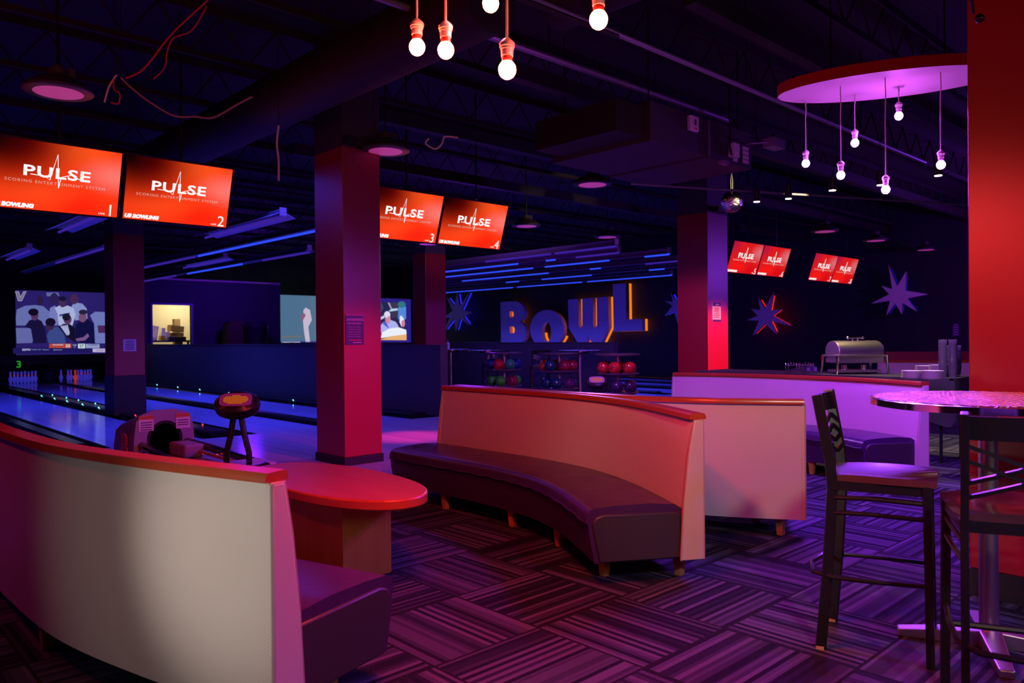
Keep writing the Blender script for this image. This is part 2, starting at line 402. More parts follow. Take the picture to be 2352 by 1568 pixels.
for i, ((a, b), l) in enumerate(zip(ed, nm_d)):
    t = thing('lane_divider', 'black gutter and capping '+l, 'gutter', (a, FOUL, 0), 0, 'gutters between the lanes')
    wd = b-a; full = i in (4, 5, 9); c0, c1 = wd*.32, wd*.68
    if i == 4: c0, c1 = wd*.42, wd
    if i in (5,): c0, c1 = 0, wd*.58
    mb = MB()
    for g0, g1 in ((0, c0), (c1, wd)):
        if g1-g0 < .05: continue
        r = (g1-g0)/2; prof = [(g0+r-r*math.cos(PI*k/8), -.085*math.sin(PI*k/8)-.002) for k in range(9)]
        prof += [(g1, -.089), (g0, -.089)]
        mb.prism([(p, q) for p, q in prof], lambda u, v: (u, 0, v), lambda u, v: (u, 17.7, v))
    mb.build('gutter', M_gut, t)
    cp = [(c0, -.05), (c0, .03), (c0+.03, .05), (c1-.03, .05), (c1, .03), (c1, -.05)]
    MB().prism(cp, lambda u, v: (u, .35, v), lambda u, v: (u, 17.7, v)).build('capping', M_gut, t, smooth=False)
    if i in (2, 4):
        for k in range(9 if i == 2 else 9):
            yy = (1.4+k*1.15) if i == 2 else 3.0+k*1.7
            for xx in ((c0+.02, c1-.02) if i == 2 else (c0+.02,)):
                red = (i == 2 and yy < 4.2) or (i == 4 and yy < 4)
                MB().sphere((xx, yy+random.uniform(-.1, .1), .055), .010 if not red else .012, 8, 6).build('marker_light', E_redl if red else (E_teal), t)
# pinsetter masking, kickbacks, projection screens
def thing_mesh(name, mb, m, label, cat, group=None, **k): return tag(mb.build(name, m, **k), label, cat, group)
thing_mesh('masking_unit', MB().box(-4, 8.2, 28.35, 28.42, .62, .93).box(8.05,8.13,28.42,30.2,.0,3), M_blk, 'black masking panel above the left pins, below the basketball screen', 'masking panel', smooth=False)
for a, b in ((-.2, .1), (2.62, 2.7), (4.42, 4.58), (6.2, 6.3)):
    o = B(a, b, 28.45, 30.4, -.05, .62).build('wall_kickback', M_blk, smooth=False); struct(o)
sbox('wall_pit', M_blk, -4, 8.1, 30.3, 30.4, -.05, .62)

def flat(parent, name, pts, m, T, z, d=.004):       # a coloured shape on a screen, T: screen-local frame
    me = poly_mesh([pts], d); me.transform(Matrix.Translation((0, 0, z))); return mesh_obj(name, me, m, parent, smooth=False, M=T)
def ell(cx, cy, rx, ry, n=18, a=0): 
    return [(cx+rx*math.cos(t)*math.cos(a)-ry*math.sin(t)*math.sin(a), cy+rx*math.cos(t)*math.sin(a)+ry*math.sin(t)*math.cos(a)) for t in [2*PI*i/n for i in range(n)]]
def srgb(r, g, b): return tuple(((c/255+.055)/1.055)**2.4 if c > 10 else c/3295 for c in (r, g, b))
_ec = {}
def EM(r, g, b, s=1.0):
    k = (r, g, b, s)
    if k not in _ec: _ec[k] = emis('screen_colour', srgb(r, g, b), s)
    return _ec[k]
def screen_mat(name, blobs, base):
    m = emis(name, (0,0,0), 1.0); g = G(m); pv, (x, y, z) = g.pos(True); col = None
    for (cx, cy, rx, ry, c) in blobs:
        dx = g.math('DIVIDE', g.math('SUBTRACT', x, cx), rx); dy = g.math('DIVIDE', g.math('SUBTRACT', y, cy), ry)
        d = g.math('SQRT', g.math('ADD', g.math('MULTIPLY', dx, dx), g.math('MULTIPLY', dy, dy)))
        mr = g.n('ShaderNodeMapRange', interpolation_type='SMOOTHSTEP'); g.link(d, mr.inputs[0])
        mr.inputs[1].default_value = 0; mr.inputs[2].default_value = 1; mr.inputs[3].default_value = 1; mr.inputs[4].default_value = 0
        col = g.mix(mr.outputs[0], base if col is None else col, srgb(*c))
    g.link(col, g.b.inputs['Emission Color']); return m

# basketball screen over lanes three and four
T = frame(Vector((5.16, 28.30, .93)), (1,0,0), (0,0,1), (0,-1,0))
W_, H_ = 2.98, 2.05
ps = thing('projection_screen', 'large projection screen showing a basketball time-out, above the left pins', 'screen', (5.16, 28.3, .93))
TL = frame(Vector((0,0,0)), (1,0,0), (0,0,1), (0,-1,0))
MB().box(0, W_, 0, .03, 0, H_).build('screen_surface', screen_mat('basketball_ground', [(.5,.5,.9,.9,(44,34,110)), (.35,.8,.4,.25,(52,40,96))], srgb(38,26,98)), ps, smooth=False)
def S1(px, py):     # crop pixel of the photograph's screen (2195 wide crop) -> screen metres
    p = py_(px/5.226, 640+py/5.226, 28.3); return (p.x-5.16, p.z-.93)
def f1(nm, pts, c, z, s=.9): flat(ps, nm, [S1(*p) for p in pts], EM(*c, s), TL, z)
def e1(nm, cx, cy, rx, ry, c, z, a=0): flat(ps, nm, [S1(*p) for p in ell(cx, cy, rx, ry, 20, a)], EM(*c, .9), TL, z)
zz = .004
f1('player_in_white', [(190,470),(200,370),(300,325),(420,315),(520,330),(600,400),(610,480),(600,560),(195,560)], (104,112,178), zz)
e1('player_head', 480, 260, 40, 55, (40,30,70), zz*2)
f1('player_in_white', [(590,420),(600,350),(660,320),(700,420),(690,560),(600,560)], (120,125,190), zz*1.5)
e1('player_head', 650, 240, 50, 70, (44,32,84), zz*1.8); f1('towel', [(555,165),(700,165),(715,205),(560,210)], (96,104,160), zz*1.2)
f1('player_in_white', [(860,320),(910,285),(990,300),(1040,360),(1050,480),(900,500)], (135,145,205), zz*1.5)
e1('player_head', 890, 245, 50, 60, (70,40,80), zz*1.8)
f1('player_in_white', [(1080,440),(1140,395),(1262,400),(1268,775),(1140,775),(1130,540)], (112,122,190), zz*1.4)
f1('player_arm', [(1170,560),(1260,560),(1262,650),(1180,650)], (72,42,92), zz*1.8)
f1('player_in_white', [(190,590),(400,590),(420,700),(380,770),(200,775)], (100,104,170), zz*2.1)
f1('player_in_white', [(655,350),(720,318),(760,340),(810,320),(880,350),(905,430),(870,560),(700,560),(690,420)], (172,182,226), zz*2.3)
e1('player_head', 750, 280, 45, 62, (70,44,84), zz*2.6); e1('player_hair', 750, 240, 46, 28, (24,18,48), zz*2.8)
f1('jersey_letters', [(710,430),(835,405),(838,425),(712,452)], (60,60,130), zz*2.6)
f1('coach_in_dark', [(295,575),(350,500),(430,470),(500,510),(540,600),(560,770),(400,775),(370,600)], (24,18,60), zz*2.9)
e1('coach_head', 415, 440, 45, 60, (84,52,92), zz*3); e1('coach_hair', 400, 400, 62, 44, (18,12,36), zz*3.2)
f1('coach_in_grey', [(580,770),(560,680),(600,600),(680,575),(760,620),(790,775)], (58,74,140), zz*3.2)
e1('coach_head', 600, 560, 50, 58, (60,36,70), zz*3.3); e1('coach_hair', 605, 520, 62, 50, (22,14,42), zz*3.5)
f1('referee', [(700,580),(760,540),(840,545),(900,600),(900,760),(800,700)], (20,16,44), zz*3.6)
for k in range(4): f1('referee_stripe', [(722+k*24,570-k*4),(738+k*24,562-k*4),(812-k*2+k*10,650),(800+k*8,680)], (170,176,220), zz*3.8)
e1('referee_head', 810, 490, 48, 58, (92,58,100), zz*3.8); e1('referee_hair', 795, 460, 50, 44, (26,20,46), zz*4)
f1('coach_in_dark', [(900,760),(905,560),(960,500),(1050,480),(1120,540),(1140,775)], (18,16,66), zz*4.2)
e1('coach_head', 990, 460, 48, 62, (120,78,112), zz*4.4); e1('coach_hair', 995, 400, 52, 30, (40,34,60), zz*4.6)
f1('coach_forearm', [(905,720),(1000,700),(1050,655),(1070,690),(1020,740),(920,750)], (122,84,140), zz*4.8)
f1('ticker_bar', [(155,830),(1268,826),(1270,882),(155,900)], (30,24,96), zz*4.8)
f1('team_letter', [(180,150),(225,150),(245,215),(280,150),(318,150),(262,268),(215,268)], (150,150,190), zz*3)
f1('team_letter_inner', [(192,160),(216,160),(242,240),(286,160),(302,160),(256,256),(224,256)], (120,104,130), zz*3.6)
f1('score_box_orange', [(588,778),(855,778),(855,832),(588,830)], (176,72,64), zz*5)
f1('score_box_white', [(935,780),(1018,780),(1018,834),(935,834)], (205,225,232), zz*5)
f1('score_box_white', [(1026,782),(1192,784),(1192,832),(1026,832)], (150,160,205), zz*5)
f1('score_box_white', [(1110,838),(1268,838),(1268,882),(1110,880)], (190,180,225), zz*5)
def t1(s, px, py, size, c, **k):
    u, v = S1(px, py); text_obj('screen_text', s, EM(*c), frame((u, -zz*6.5, v), (1,0,0), (0,0,1), (0,-1,0)), size, ps, **k)
t1('23', 812, 806, .13, (235,225,235), bold=.003); t1('27', 976, 808, .13, (50,70,90), bold=.003)
t1('TENNESSEE', 692, 793, .062, (225,190,200), bold=.001); t1('VANDERBILT', 1120, 797, .055, (60,50,110), bold=.001)
t1('7:24', 892, 797, .07, (215,215,235)); t1('1ST', 892, 822, .05, (150,150,190))
t1('ESPN', 312, 852, .085, (190,190,230), sx=1.2, bold=.002, shear=.2); t1('NCAA T25', 435, 850, .055, (140,150,200)); t1('Missouri', 548, 850, .055, (140,150,200))
t1('@Arkansas', 692, 852, .055, (150,160,210)); t1('MICHIGAN', 1205, 862, .055, (120,30,80))
text_obj('lane_number', '3', E_grn, frame(Vector((5.23, 28.33, .63))-Vector((0,.0,0)), (1,0,0), (0,0,1), (0,-1,0)), .3, None, bold=.006).name = 'lane_number'
ln = bpy.data.objects['lane_number']; tag(ln, 'small green numeral 3 above the left pin set', 'lane number')

# screens beyond the partition
def fill_screen(x0, x1, z0, z1, label, m):  # hung from the ceiling
    t = thing('projection_screen', label, 'screen', (x0, 28.8, z0)); MB().box(0, x1-x0, 0, .03, 0, z1-z0).build('screen_surface', m, t, smooth=False)
    for k in (.3, x1-x0-.3): MB().cyl((k, .015, z1-z0), (k, .015, 4.7-z0), .01, n=6).build('hanger', M_steel, t)
    return t
s2 = fill_screen(12.95, 17.4, 1.12, 3.15, 'projection screen with a baseball game on teal grey, left of middle column', screen_mat('teal_ground', [(.4,.1,.8,.7,(76,108,140)), (.5,1,.8,.5,(104,136,130))], srgb(92,124,140)))
def P2(px, py, x0): p = py_(px, py, 28.8); return (p.x-x0, p.z-1.12)
flat(s2, 'pitcher', [P2(*p, 12.95) for p in ((697,712),(702,706),(712,712),(716,735),(708,750),(712,785),(702,785),(698,760),(696,738))], EM(205,190,215,.9), TL, .006)
flat(s2, 'pitcher_arm', [P2(*p, 12.95) for p in ((690,726),(698,718),(702,724),(694,738))], EM(150,90,130,.9), TL, .008)
flat(s2, 'caption_bar', [P2(*p, 12.95) for p in ((643,784),(760,783),(760,790),(643,790))], EM(50,45,140,.9), TL, .006)
flat(s2, 'orange_caption_line', [P2(*p, 12.95) for p in ((646,772),(692,771),(692,774),(646,775))], EM(118,116,104,.9), TL, .006)
u, v = P2(668, 786.5, 12.95); text_obj('screen_text', 'CAMELBACK RANCH', EM(225,225,240), frame((u, -.012, v), (1,0,0), (0,0,1), (0,-1,0)), .085, s2, bold=.002)
s3 = fill_screen(17.85, 20.7, 1.16, 3.15, 'projection screen with a laughing white-haired man, right of middle column', EM(46,32,140,.9))
def f3(nm, pts, c, z): flat(s3, nm, [(lambda q: (q.x-17.85, q.z-1.16))(py_(780+a/13.07, 690+b/13.07, 28.8)) for a, b in pts], EM(*c, .95), TL, z)
f3('garden_backdrop', [(985,40),(1990,50),(2000,1190),(1005,1200)], (36,40,84), .005)
f3('leafy_patch', [(1000,60),(1250,60),(1330,220),(1180,420),(1010,500)], (50,74,100), .007)
f3('leafy_patch', [(1500,60),(1750,60),(1760,500),(1560,520)], (62,54,86), .007)
f3('pale_beam', [(1440,60),(1490,60),(1570,240),(1530,250)], (170,160,190), .009)
f3('blue_plinth', [(1760,200),(1990,180),(1990,560),(1750,560)], (84,140,222), .009)
f3('green_dome', ell(1860, 120, 120, 95), (52,120,130), .011)
f3('ride_wing', [(1470,310),(1560,245),(1740,235),(1750,290),(1520,330)], (180,214,240), .011)
f3('ride_wing', [(1005,640),(1150,550),(1330,440),(1350,520),(1180,600),(1010,665)], (176,214,236), .011)
f3('blue_car', ell(1060, 840, 90, 90), (60,110,220), .013); f3('pink_car', [(1000,740),(1200,745),(1180,800),(1000,820)], (190,90,150), .012)
f3('man_shirt', [(1210,760),(1290,670),(1400,600),(1520,580),(1680,640),(1760,760),(1740,860),(1300,1100),(1240,960)], (176,180,245), .014)
f3('shirt_shade', [(1280,690),(1370,620),(1490,850),(1460,830)], (86,90,215), .016)
f3('man_face', ell(1440, 540, 82, 150), (206,130,165), .018); f3('white_hair', ell(1422, 420, 92, 100), (230,222,245), .020)
f3('man_face', ell(1462, 560, 50, 90), (214,140,168), .022)
f3('second_rider_hood', [(1790,640),(1810,460),(1850,450),(1930,560),(1960,700),(1850,780)], (232,232,250), .018)
f3('second_rider_face', ell(1900, 690, 55, 105), (212,130,160), .020)
f3('white_ride_seat', [(1230,1100),(1270,960),(1480,840),(1760,800),(1990,880),(2000,1040),(1500,1080),(1250,1130)], (238,244,252), .024)
f3('orange_floor', [(1180,1185),(1500,1075),(1998,1010),(2000,1190)], (236,180,120), .026)

# ================================================================== bowling pins
M_pin = mat('pin_white', (.85,.85,.9), .2); M_pin.node_tree.nodes['Principled BSDF'].inputs['Emission Color'].default_value = (.05,.06,1,1)  # blacklight glow put into the pins as emission
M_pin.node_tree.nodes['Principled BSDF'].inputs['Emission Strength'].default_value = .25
M_pinst = mat('pin_red_stripe', (.8,.05,.04), .3, emit=(1,.05,.1), es=.25); M_pino = mat('pin_orange', (.9,.12,.01), .3, emit=(1,.08,.0), es=.35)  # stripes and orange pin carry the same painted glow
pprof = [(.026,0),(.036,.02),(.052,.08),(.0605,.115),(.055,.16),(.038,.20),(.025,.235),(.0235,.25),(.026,.28),(.031,.32),(.032,.345),(.026,.37),(.012,.38),(.0001,.381)]
pm = MB().lathe(pprof, n=16).build('p', M_pin).data; pmo = MB().lathe(pprof, n=16).build('p', M_pino).data
stm = MB().lathe([(.0275,.222),(.0262,.23),(.0256,.238)], n=16).lathe([(.0255,.255),(.0265,.263),(.0275,.27)], n=16).build('p', M_pinst).data
for o in list(bpy.data.objects):
    if o.name.split('.')[0] == 'p': bpy.data.objects.remove(o)
ords = ['first', 'second', 'third', 'fourth', 'fifth', 'sixth', 'seventh', 'eighth', 'ninth', 'tenth']
def scrx(p): v = Vector(p)-E0; return v.dot(RT)/v.dot(FW)
for c, side, skip in ((5.5, 'left', True), (7.17, 'right', False)):
    L = []
    for r in range(4):
        for k in range(r+1):
            if skip and r == 3 and k == 0: continue
            L.append((c+(-r/2+k)*.305, PIN0+r*.264))
    L.sort(key=lambda p: scrx((*p, 0)))
    for i, (x, y) in enumerate(L):
        o_ = side == 'right' and i == 3
        lab = 'solid orange bowling pin among the white ones' if o_ else '%s bowling pin from left in the %s pin set, white with red neck stripes' % (ords[i], side)
        o = mesh_obj('bowling_pin', pmo if o_ else pm, None); o.location = (x, y, 0); tag(o, lab, 'bowling pin', 'bowling pins, %s set' % side)
        if not o_: mesh_obj('neck_stripe', stm, None, o)

# ================================================================== things by the storeroom wall and inside it
def simple(name, mb, m, label, cat, group=None, **k): return tag(mb.build(name, m, **k), label, cat, group)
pA = py_(510, 738, 25.4); pB = py_(545, 740, 25.4); pC = py_(604, 738, 25.4)
simple('padded_chair', MB().prism([(pA.x, 0), (pA.x+.06, pA.z-.15), (pA.x+.15, pA.z), (pB.x, pA.z), (pB.x+.1, 0)], lambda u, v: (u, 25.0, v), lambda u, v: (u, 25.5, v)), mat('dark_red_pad', (.05,.006,.01), .6), 'dark red rounded upright shape by storeroom wall, left of the drum', 'furniture')
tr = simple('waste_drum', MB().lathe([(.36,0),(.38,.9),(.40,pC.z-.25),(.42,pC.z-.22),(.42,pC.z-.16),(.30,pC.z-.02),(.1,pC.z)], ((pB.x+pC.x)/2+.1, 25.2, 0), 24), mat('drum_black', (.02,.02,.025), .4), 'black drum standing against the storeroom wall', 'drum')
M_card = mat('cardboard', (.42,.25,.12), .8); M_pap = mat('white_paper', (.9,.88,.82), .6); M_yel = mat('yellow_plastic', (.8,.6,.02), .4)
# shelf desk full of clutter
dk = thing('work_table', 'black work table covered in clutter, seen through the lit doorway', 'table', (9.2, 27.1, 0))
B(-.74, .80, -.4, .4, 1.30, 1.36).build('tabletop', M_dark, dk, smooth=False)
for sx in (-.68, .72):
    for sy in (-.3, .3): B(sx-.03, sx+.03, sy-.03, sy+.03, 0, 1.30).build('leg', M_dark, dk, smooth=False)
rr = random.Random(3); cl = [('white box leaning left', M_pap), ('brown carton', M_card), ('yellow tub', M_yel), ('black case', M_dark)]
spec = [(-.62,.05,.20,.34,M_pap,0,'white carton at left end'), (-.36,.0,.26,.48,M_pap,.16,'large white tilted box'), (-.04,.0,.12,.42,M_pap,.08,'slim white upright box'), (.15,.05,.16,.30,M_pap,-.1,'small white box before the cartons'),
        (.50,.15,.42,.26,M_card,0,'brown carton, lower of two'), (-.15,-.28,.14,.14,M_yel,.1,'small yellow tub'), (.35,-.29,.55,.12,M_dark,0,'flat black case at the front'), (-.50,-.28,.30,.12,M_pap,.02,'flat white packet at the front')]
for (x, y, ww, hh, mm_, a, l) in spec:
    o = B(-ww/2, ww/2, -.1, .1, 0, hh).build('box', mm_, smooth=False, bevel=.004); o.location = (9.2+x, 27.1+y, 1.36+abs(math.sin(a))*ww/2); o.rotation_euler = (0, a, 0)
    tag(o, l+' on the storeroom table', 'box', 'clutter in the storeroom')
o = B(-.24, .24, -.12, .12, 0, .2).build('box', M_card, smooth=False); o.location = (9.66, 27.25, 1.66); o.rotation_euler = (0, .12, .2); tag(o, 'brown carton, upper of two on the storeroom table', 'box', 'clutter in the storeroom')
simple('notice', B(8.97, 9.2, 28.56, 28.6, 2.3, 2.5), mat('notice_card', (.9,.55,.35), .6), 'small notice high on the beige storeroom wall', 'notice', smooth=False)
simple('shelf_upright', B(9.72, 9.92, 27.5, 27.7, 0, 2.1), M_ply, 'pale upright shelf end inside storeroom doorway, right', 'shelf', smooth=False)

# ================================================================== scoring monitors
M_tv = screen_mat('score_screen', [(.62,.95,.55,.45,(255,84,30)), (.98,.62,.42,.36,(255,118,108)), (.70,.12,.38,.34,(255,36,14)), (.30,.30,.5,.35,(255,70,26)), (.22,.98,.62,.80,(120,6,4)), (.0,1.0,.62,.95,(14,0,2))], srgb(255,58,20))
M_tvf = screen_mat('score_screen_far', [(.98,.70,.45,.40,(220,110,120)), (.70,.12,.38,.34,(215,10,20)), (.02,1.0,.4,.6,(180,20,60)), (.30,.2,.5,.3,(245,25,22))], srgb(222,26,30))
def monitor(x0, x1, num, label, far=False):
    wv, tl = x1-x0, .20; h = math.hypot(.61, tl); y0, zt = 8.0, 3.235-(x0 < 4)*.055
    t = thing('scoring_monitor', label, 'monitor', (x0, y0, zt-.61), 0, 'scoring monitors over the approach')
    up = Vector((0, -tl, .61)).normalized(); n = Vector((1,0,0)).cross(up)*1
    R = frame(Vector((0, tl, 0)), (1,0,0), up, n)
    mf = M_tvf if far else M_tv
    def bx(*a): return MB().box(*a, R)
    bx(-.008, wv+.008, -.012, h+.012, -.06, -.004).build('housing', M_dark, t, smooth=False, bevel=.004)
    o = MB().box(.010, wv-.010, .008, h-.008, -.004, 0).build('screen', mf, t, smooth=False); o.matrix_local = R
    def tx(nm, s, u, v, size, m=E_wht, **k): return text_obj(nm, s, m, R @ Matrix.Translation((u*wv, v*h, .0025)), size*wv, t, ext=.001, **k)
    tx('title_text', 'PULSE', .49, .56, .125, sx=1.45, bold=.003*wv, space=1.1)
    tx('subtitle_text', 'SCORING ENTERTAINMENT SYSTEM', .49, .415, .034, E_whd, sx=1.15, space=1.25)
    tx('maker_text', 'US BOWLING', .02, .06, .045, align='LEFT', sx=1.1, bold=.004*wv, shear=.2)
    tx('lane_digit', str(num), .93, .10, .15)
    tx('lane_word', 'LANE', .86, .05, .022)
    tr_ = [(0,.56),(.13,.56),(.18,.50),(.28,.95),(.34,.38),(.37,.57),(.56,.60),(.62,.56),(1,.56)]
    pts = [(.29+.42*a, .02+b) for a, b in [(x, y) for x, y in tr_]]
    mb = MB(); q = [Vector((u*wv, (v-.04)*h, .004)) for u, v in [(.29,.56),(.40,.55),(.435,.50),(.485,.88),(.505,.40),(.52,.56),(.60,.61),(.66,.56),(.74,.56)]]
    mb.tube(q, .0035*wv, 4); mb.build('pulse_line', E_wht, t, M=R)
    MB().tube([(wv*.5, .05, .64), (wv*.5, .05, 4.7-zt+.61)], .014, 8).build('ceiling_pole', M_steel, t)
    return t
T_X = [(1.29, 2.365), (2.40, 3.46), (5.17, 6.31), (6.335, 7.47), (13.55, 14.70), (14.73, 15.86), (17.05, 18.2), (18.22, 19.37)]
for i, (a, b) in enumerate(T_X):
    monitor(a, b, i+1, 'red scoring monitor hanging from ceiling, showing lane number %d' % (i+1), far=i > 3)

# ================================================================== ceiling fixtures over the lanes
def strip(x, y0, y1, z, glow, label, wid=.16, tubes=None):
    t = thing('blacklight_fixture', label, 'light fixture', (x, y0, z), 0, 'blacklight fixtures over the lanes'); L = y1-y0
    MB().prism([(-.04,.0),(-.04,.07),(.04,.07),(.04,0)], lambda u, v: (u, 0, v), lambda u, v: (u, L, v)).build('housing', mat_fix, t, smooth=False)
    MB().prism([(-.04,.01),(-wid/2,-.055),(-wid/2-.004,-.05),(-.042,.02),(.042,.02),(wid/2+.004,-.05),(wid/2,-.055),(.04,.01)], lambda u, v: (u, 0, v), lambda u, v: (u, L, v)).build('reflector', mat_fix if wid < .3 else mat_fixw, t, smooth=False)
    B(-.05, .05, -.02, 0, -.03, .09).build('end_plate', M_white, t, smooth=False)
    for (a, b, m_) in (tubes or [(0.02, 1, glow)]):
        MB().cyl((0, a*L, -.062), (0, b*L-.02, -.062), .021, n=8).build('tube', m_, t)
    l_ = light('blacklight', 'AREA', (x, y0+L/2, z-.06), C_BLK, BLK*L, size=wid, shape='RECTANGLE', size_y=L); l_.data.spread = 1.9; l_.location = (0, L/2, -.10); l_.parent = t
    for k in (.15, .85): MB().cyl((0, k*L, .07), (0, k*L, 4.7-z), .004, n=5).build('hanger', M_steel, t)
mat_fixw = mat('fixture_bright_enamel', (.6,.55,.65), .4)
mat_fix = mat('fixture_white_enamel', (.20,.17,.22), .4)
F = [(1.6, 12.0, 21.0, [(0,1,E_tubed)], 'long added fixture out of frame, brightening the first two lanes'),  # unseen fixture added to brighten the far-left lanes
     (6.3, 11.0, 20.0, [(.05,.6,E_tube),(.62,1,E_tubed)], 'long bright blue fixture running left of the middle column'),
     (7.75, 14.3, 25.0, [(0,.2,E_tubed),(.3,.62,E_tube),(.7,1,E_tubed)], 'long fixture under the bright one left of the middle column'),
     (5.27, 10.5, 13.4, [(0,1,E_tubed)], 'wide short fixture beside monitor two'),
     (7.05, 16.8, 19.3, [(0,1,E_tubed)], 'short fixture between two long ones, left of middle column'),
     (3.43, 17.5, 19.7, [(0,1,E_tubed)], 'short fixture at far left under monitor one'),
     (4.40, 15.9, 23.7, [(0,.5,E_tubed)], 'long dim fixture left of the far left column'),
     (3.2, 11.2, 14.2, [(0,1,E_tubed)], 'short fixture just below the monitor pair one and two'),
     (11.85, 9.6, 15.2, [(0,.3,E_tubed),(.32,.7,E_tubed)], 'topmost fixture of the fan over the far lanes'),
     (12.8, 10.3, 16.5, [(0,.2,E_tubed),(.3,.35,E_tube),(.5,1,E_tube)], 'second fixture from top of the fan over the far lanes'),
     (13.9, 9.8, 18.2, [(0,.08,E_tube),(.2,.45,E_tube),(.5,1,E_tube)], 'third fixture from top of the fan over the far lanes'),
     (15.3, 10.1, 19.5, [(0,.15,E_tubed),(.3,.34,E_tube),(.5,.9,E_tube)], 'fourth fixture from top of the fan over the far lanes'),
     (16.8, 11.5, 21.6, [(.05,.1,E_tube),(.3,.5,E_tube),(.6,.66,E_tube)], 'fifth fixture from top of the fan over the far lanes'),
     (18.7, 13.1, 24.0, [(0,.3,E_tube),(.32,.6,E_tube),(.62,1,E_tube)], 'lowest fixture of the fan over the far lanes')]
for x, y0, y1, tb, l in F: strip(x, y0, y1, 3.2, None, l, tubes=tb, wid=.40 if (y1-y0) < 3.2 and x < 8 else .24 if x < 8 else .16)

# dome lamps
dl = thing('dome_lamp', 'large dome lamp at upper left, above monitor one', 'pendant lamp', (1.62, 7.15, 3.4), 0, 'dome lamps')
MB().lathe([(.245,0),(.262,.008),(.262,.022),(.235,.05),(.17,.10),(.085,.135),(.08,.15),(.08,.19),(.045,.195),(.03,.23),(.0001,.23)], n=36).build('shade', M_lamp, dl)
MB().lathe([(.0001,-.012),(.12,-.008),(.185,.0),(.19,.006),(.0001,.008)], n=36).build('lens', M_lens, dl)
MB().cyl((0,0,.22), (0,0,1.3), .010, n=8).build('stem', M_steel, dl); B(.05, .12, -.04, .04, .13, .21).build('driver_box', M_lamp, dl, smooth=False)
DL = [((4.75, 7.05, 3.4), 'dome lamp beside the middle column top, above monitor three'), ((7.87, 6.78, 3.4), 'dome lamp below the ventilation unit'),
      ((9.87, 10.1, 3.4), 'small dome lamp right of monitor four'), ((12.24, 10.15, 3.4), 'dome lamp over the blue fixtures, left of the right-centre column'),
      ((14.91, 6.82, 3.4), 'dome lamp above monitors seven and eight, nearest of three'), ((17.24, 6.76, 3.4), 'dome lamp right of monitors seven and eight, middle of three'),
      ((20.1, 6.7, 3.4), 'dome lamp above the right star, farthest of three'), ((7.9, 12.3, 3.4), 'dome lamp half hidden just under monitor three'), ((10.1, 13.4, 3.4), 'dome lamp just under monitor four')]
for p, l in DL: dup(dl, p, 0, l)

# ================================================================== duct, pipes, ventilation unit, cables
simple('round_duct', MB().tube([(3.75, 4.2, 3.86), (3.75, 5, 3.86), (3.75, 16, 3.86)], .27, 24), M_duct, 'dark round air duct crossing the ceiling over the middle column', 'duct')
simple('round_duct', MB().tube([(4.35, 2.95, 3.98), (4.35, 4.1, 3.98)], .24, 24), M_duct, 'short round duct end behind the red bulbs', 'duct')
simple('conduit', MB().tube([(3.2, 3.77, 3.7), (11.3, 3.77, 3.7)], .022, 8), M_pipeg, 'long lavender conduit running to the right behind the oval canopy', 'pipe', 'ceiling conduits')
simple('conduit', MB().tube([(2.2, 4.85, 3.9), (8.1, 4.85, 3.9)], .028, 8), M_pipeg, 'shiny conduit crossing the ceiling behind the red bulbs', 'pipe', 'ceiling conduits')
simple('conduit', MB().tube([(2.9, 3.0, 3.62), (3.4, 3.70, 3.62), (4.6, 3.70, 3.64)], .02, 8), M_duct, 'bent dark conduit between the red bulbs', 'pipe', 'ceiling conduits')
simple('conduit', MB().tube([(7.2, 5.6, 3.15), (13, 3.2, 3.2)], .014, 8), M_pipeg, 'thin rail carrying the row of small spotlights', 'pipe', 'ceiling conduits')
for i, (x, y) in enumerate(((5.1, 4.9), (6.6, 3.77), (9.2, 3.77), (3.75, 9.6))):
    simple('hanger_rod', MB().cyl((x, y, 3.72), (x, y, 4.7), .006, n=6), M_steel, ['thin rod holding the shiny conduit', 'thin rod holding the lavender conduit near the right red bulb', 'thin rod holding the lavender conduit behind the oval canopy', 'thin rod holding the round duct'][i], 'rod')
for k in range(5):
    y = 1.2+k*2.2; simple('ceiling_beam', B(5.2, XW, y, y+.12, 3.98, 4.14), M_duct, 'dark steel beam across the right part of the ceiling, %s from the camera' % ords[k], 'beam', 'dark ceiling beams', smooth=False)
hv = thing('ventilation_unit', 'big dark ventilation unit hanging from the ceiling, right of centre', 'ventilation unit', (6.23, 4.6, 3.3))
B(0, 1.0, 0, 1.35, 0, .40).build('casing', M_upcol, hv, smooth=False, bevel=.008)
B(1.0, 1.9, -.02, 1.35, -.02, .40).build('fan_section', M_upcol, hv, smooth=False, bevel=.008)
B(-.42, 0, .1, 1.2, .05, .36).build('duct_collar', M_duct, hv, smooth=False)
B(1.0, 1.015, -.03, -.01, 0, .38).build('corner_strip', M_pipeg, hv, smooth=False)
MB().box(.62, .78, -.05, 0, .21, .37).build('switch_box', M_white, hv, smooth=False, bevel=.012)
B(.69, .72, -.055, -.05, .27, .33).build('switch_lever', M_dark, hv, smooth=False); B(.69, .73, -.055, -.05, .225, .245).build('switch_label', M_orange, hv, smooth=False)
B(1.40, 1.52, -.09, -.02, .05, .20).build('control_card', M_paper, hv, smooth=False); B(1.50, 1.58, -.03, -.02, .02, .12).build('control_card', M_paper, hv, smooth=False)
for k in range(4): B(1.70, 1.82, -.03, -.02, .03+k*.05, .07+k*.05).build('data_plate', M_paper, hv, smooth=False)
B(1.2, 1.32, -.08, -.02, -.06, -.02).build('bracket', M_pipeg, hv, smooth=False)
MB().tube([(1.36,-.06,.9),(1.33,-.08,.5),(1.38,-.06,.3),(1.34,-.07,.15),(1.42,-.06,.05)], .012, 6).build('flex_cable', M_dark, hv)
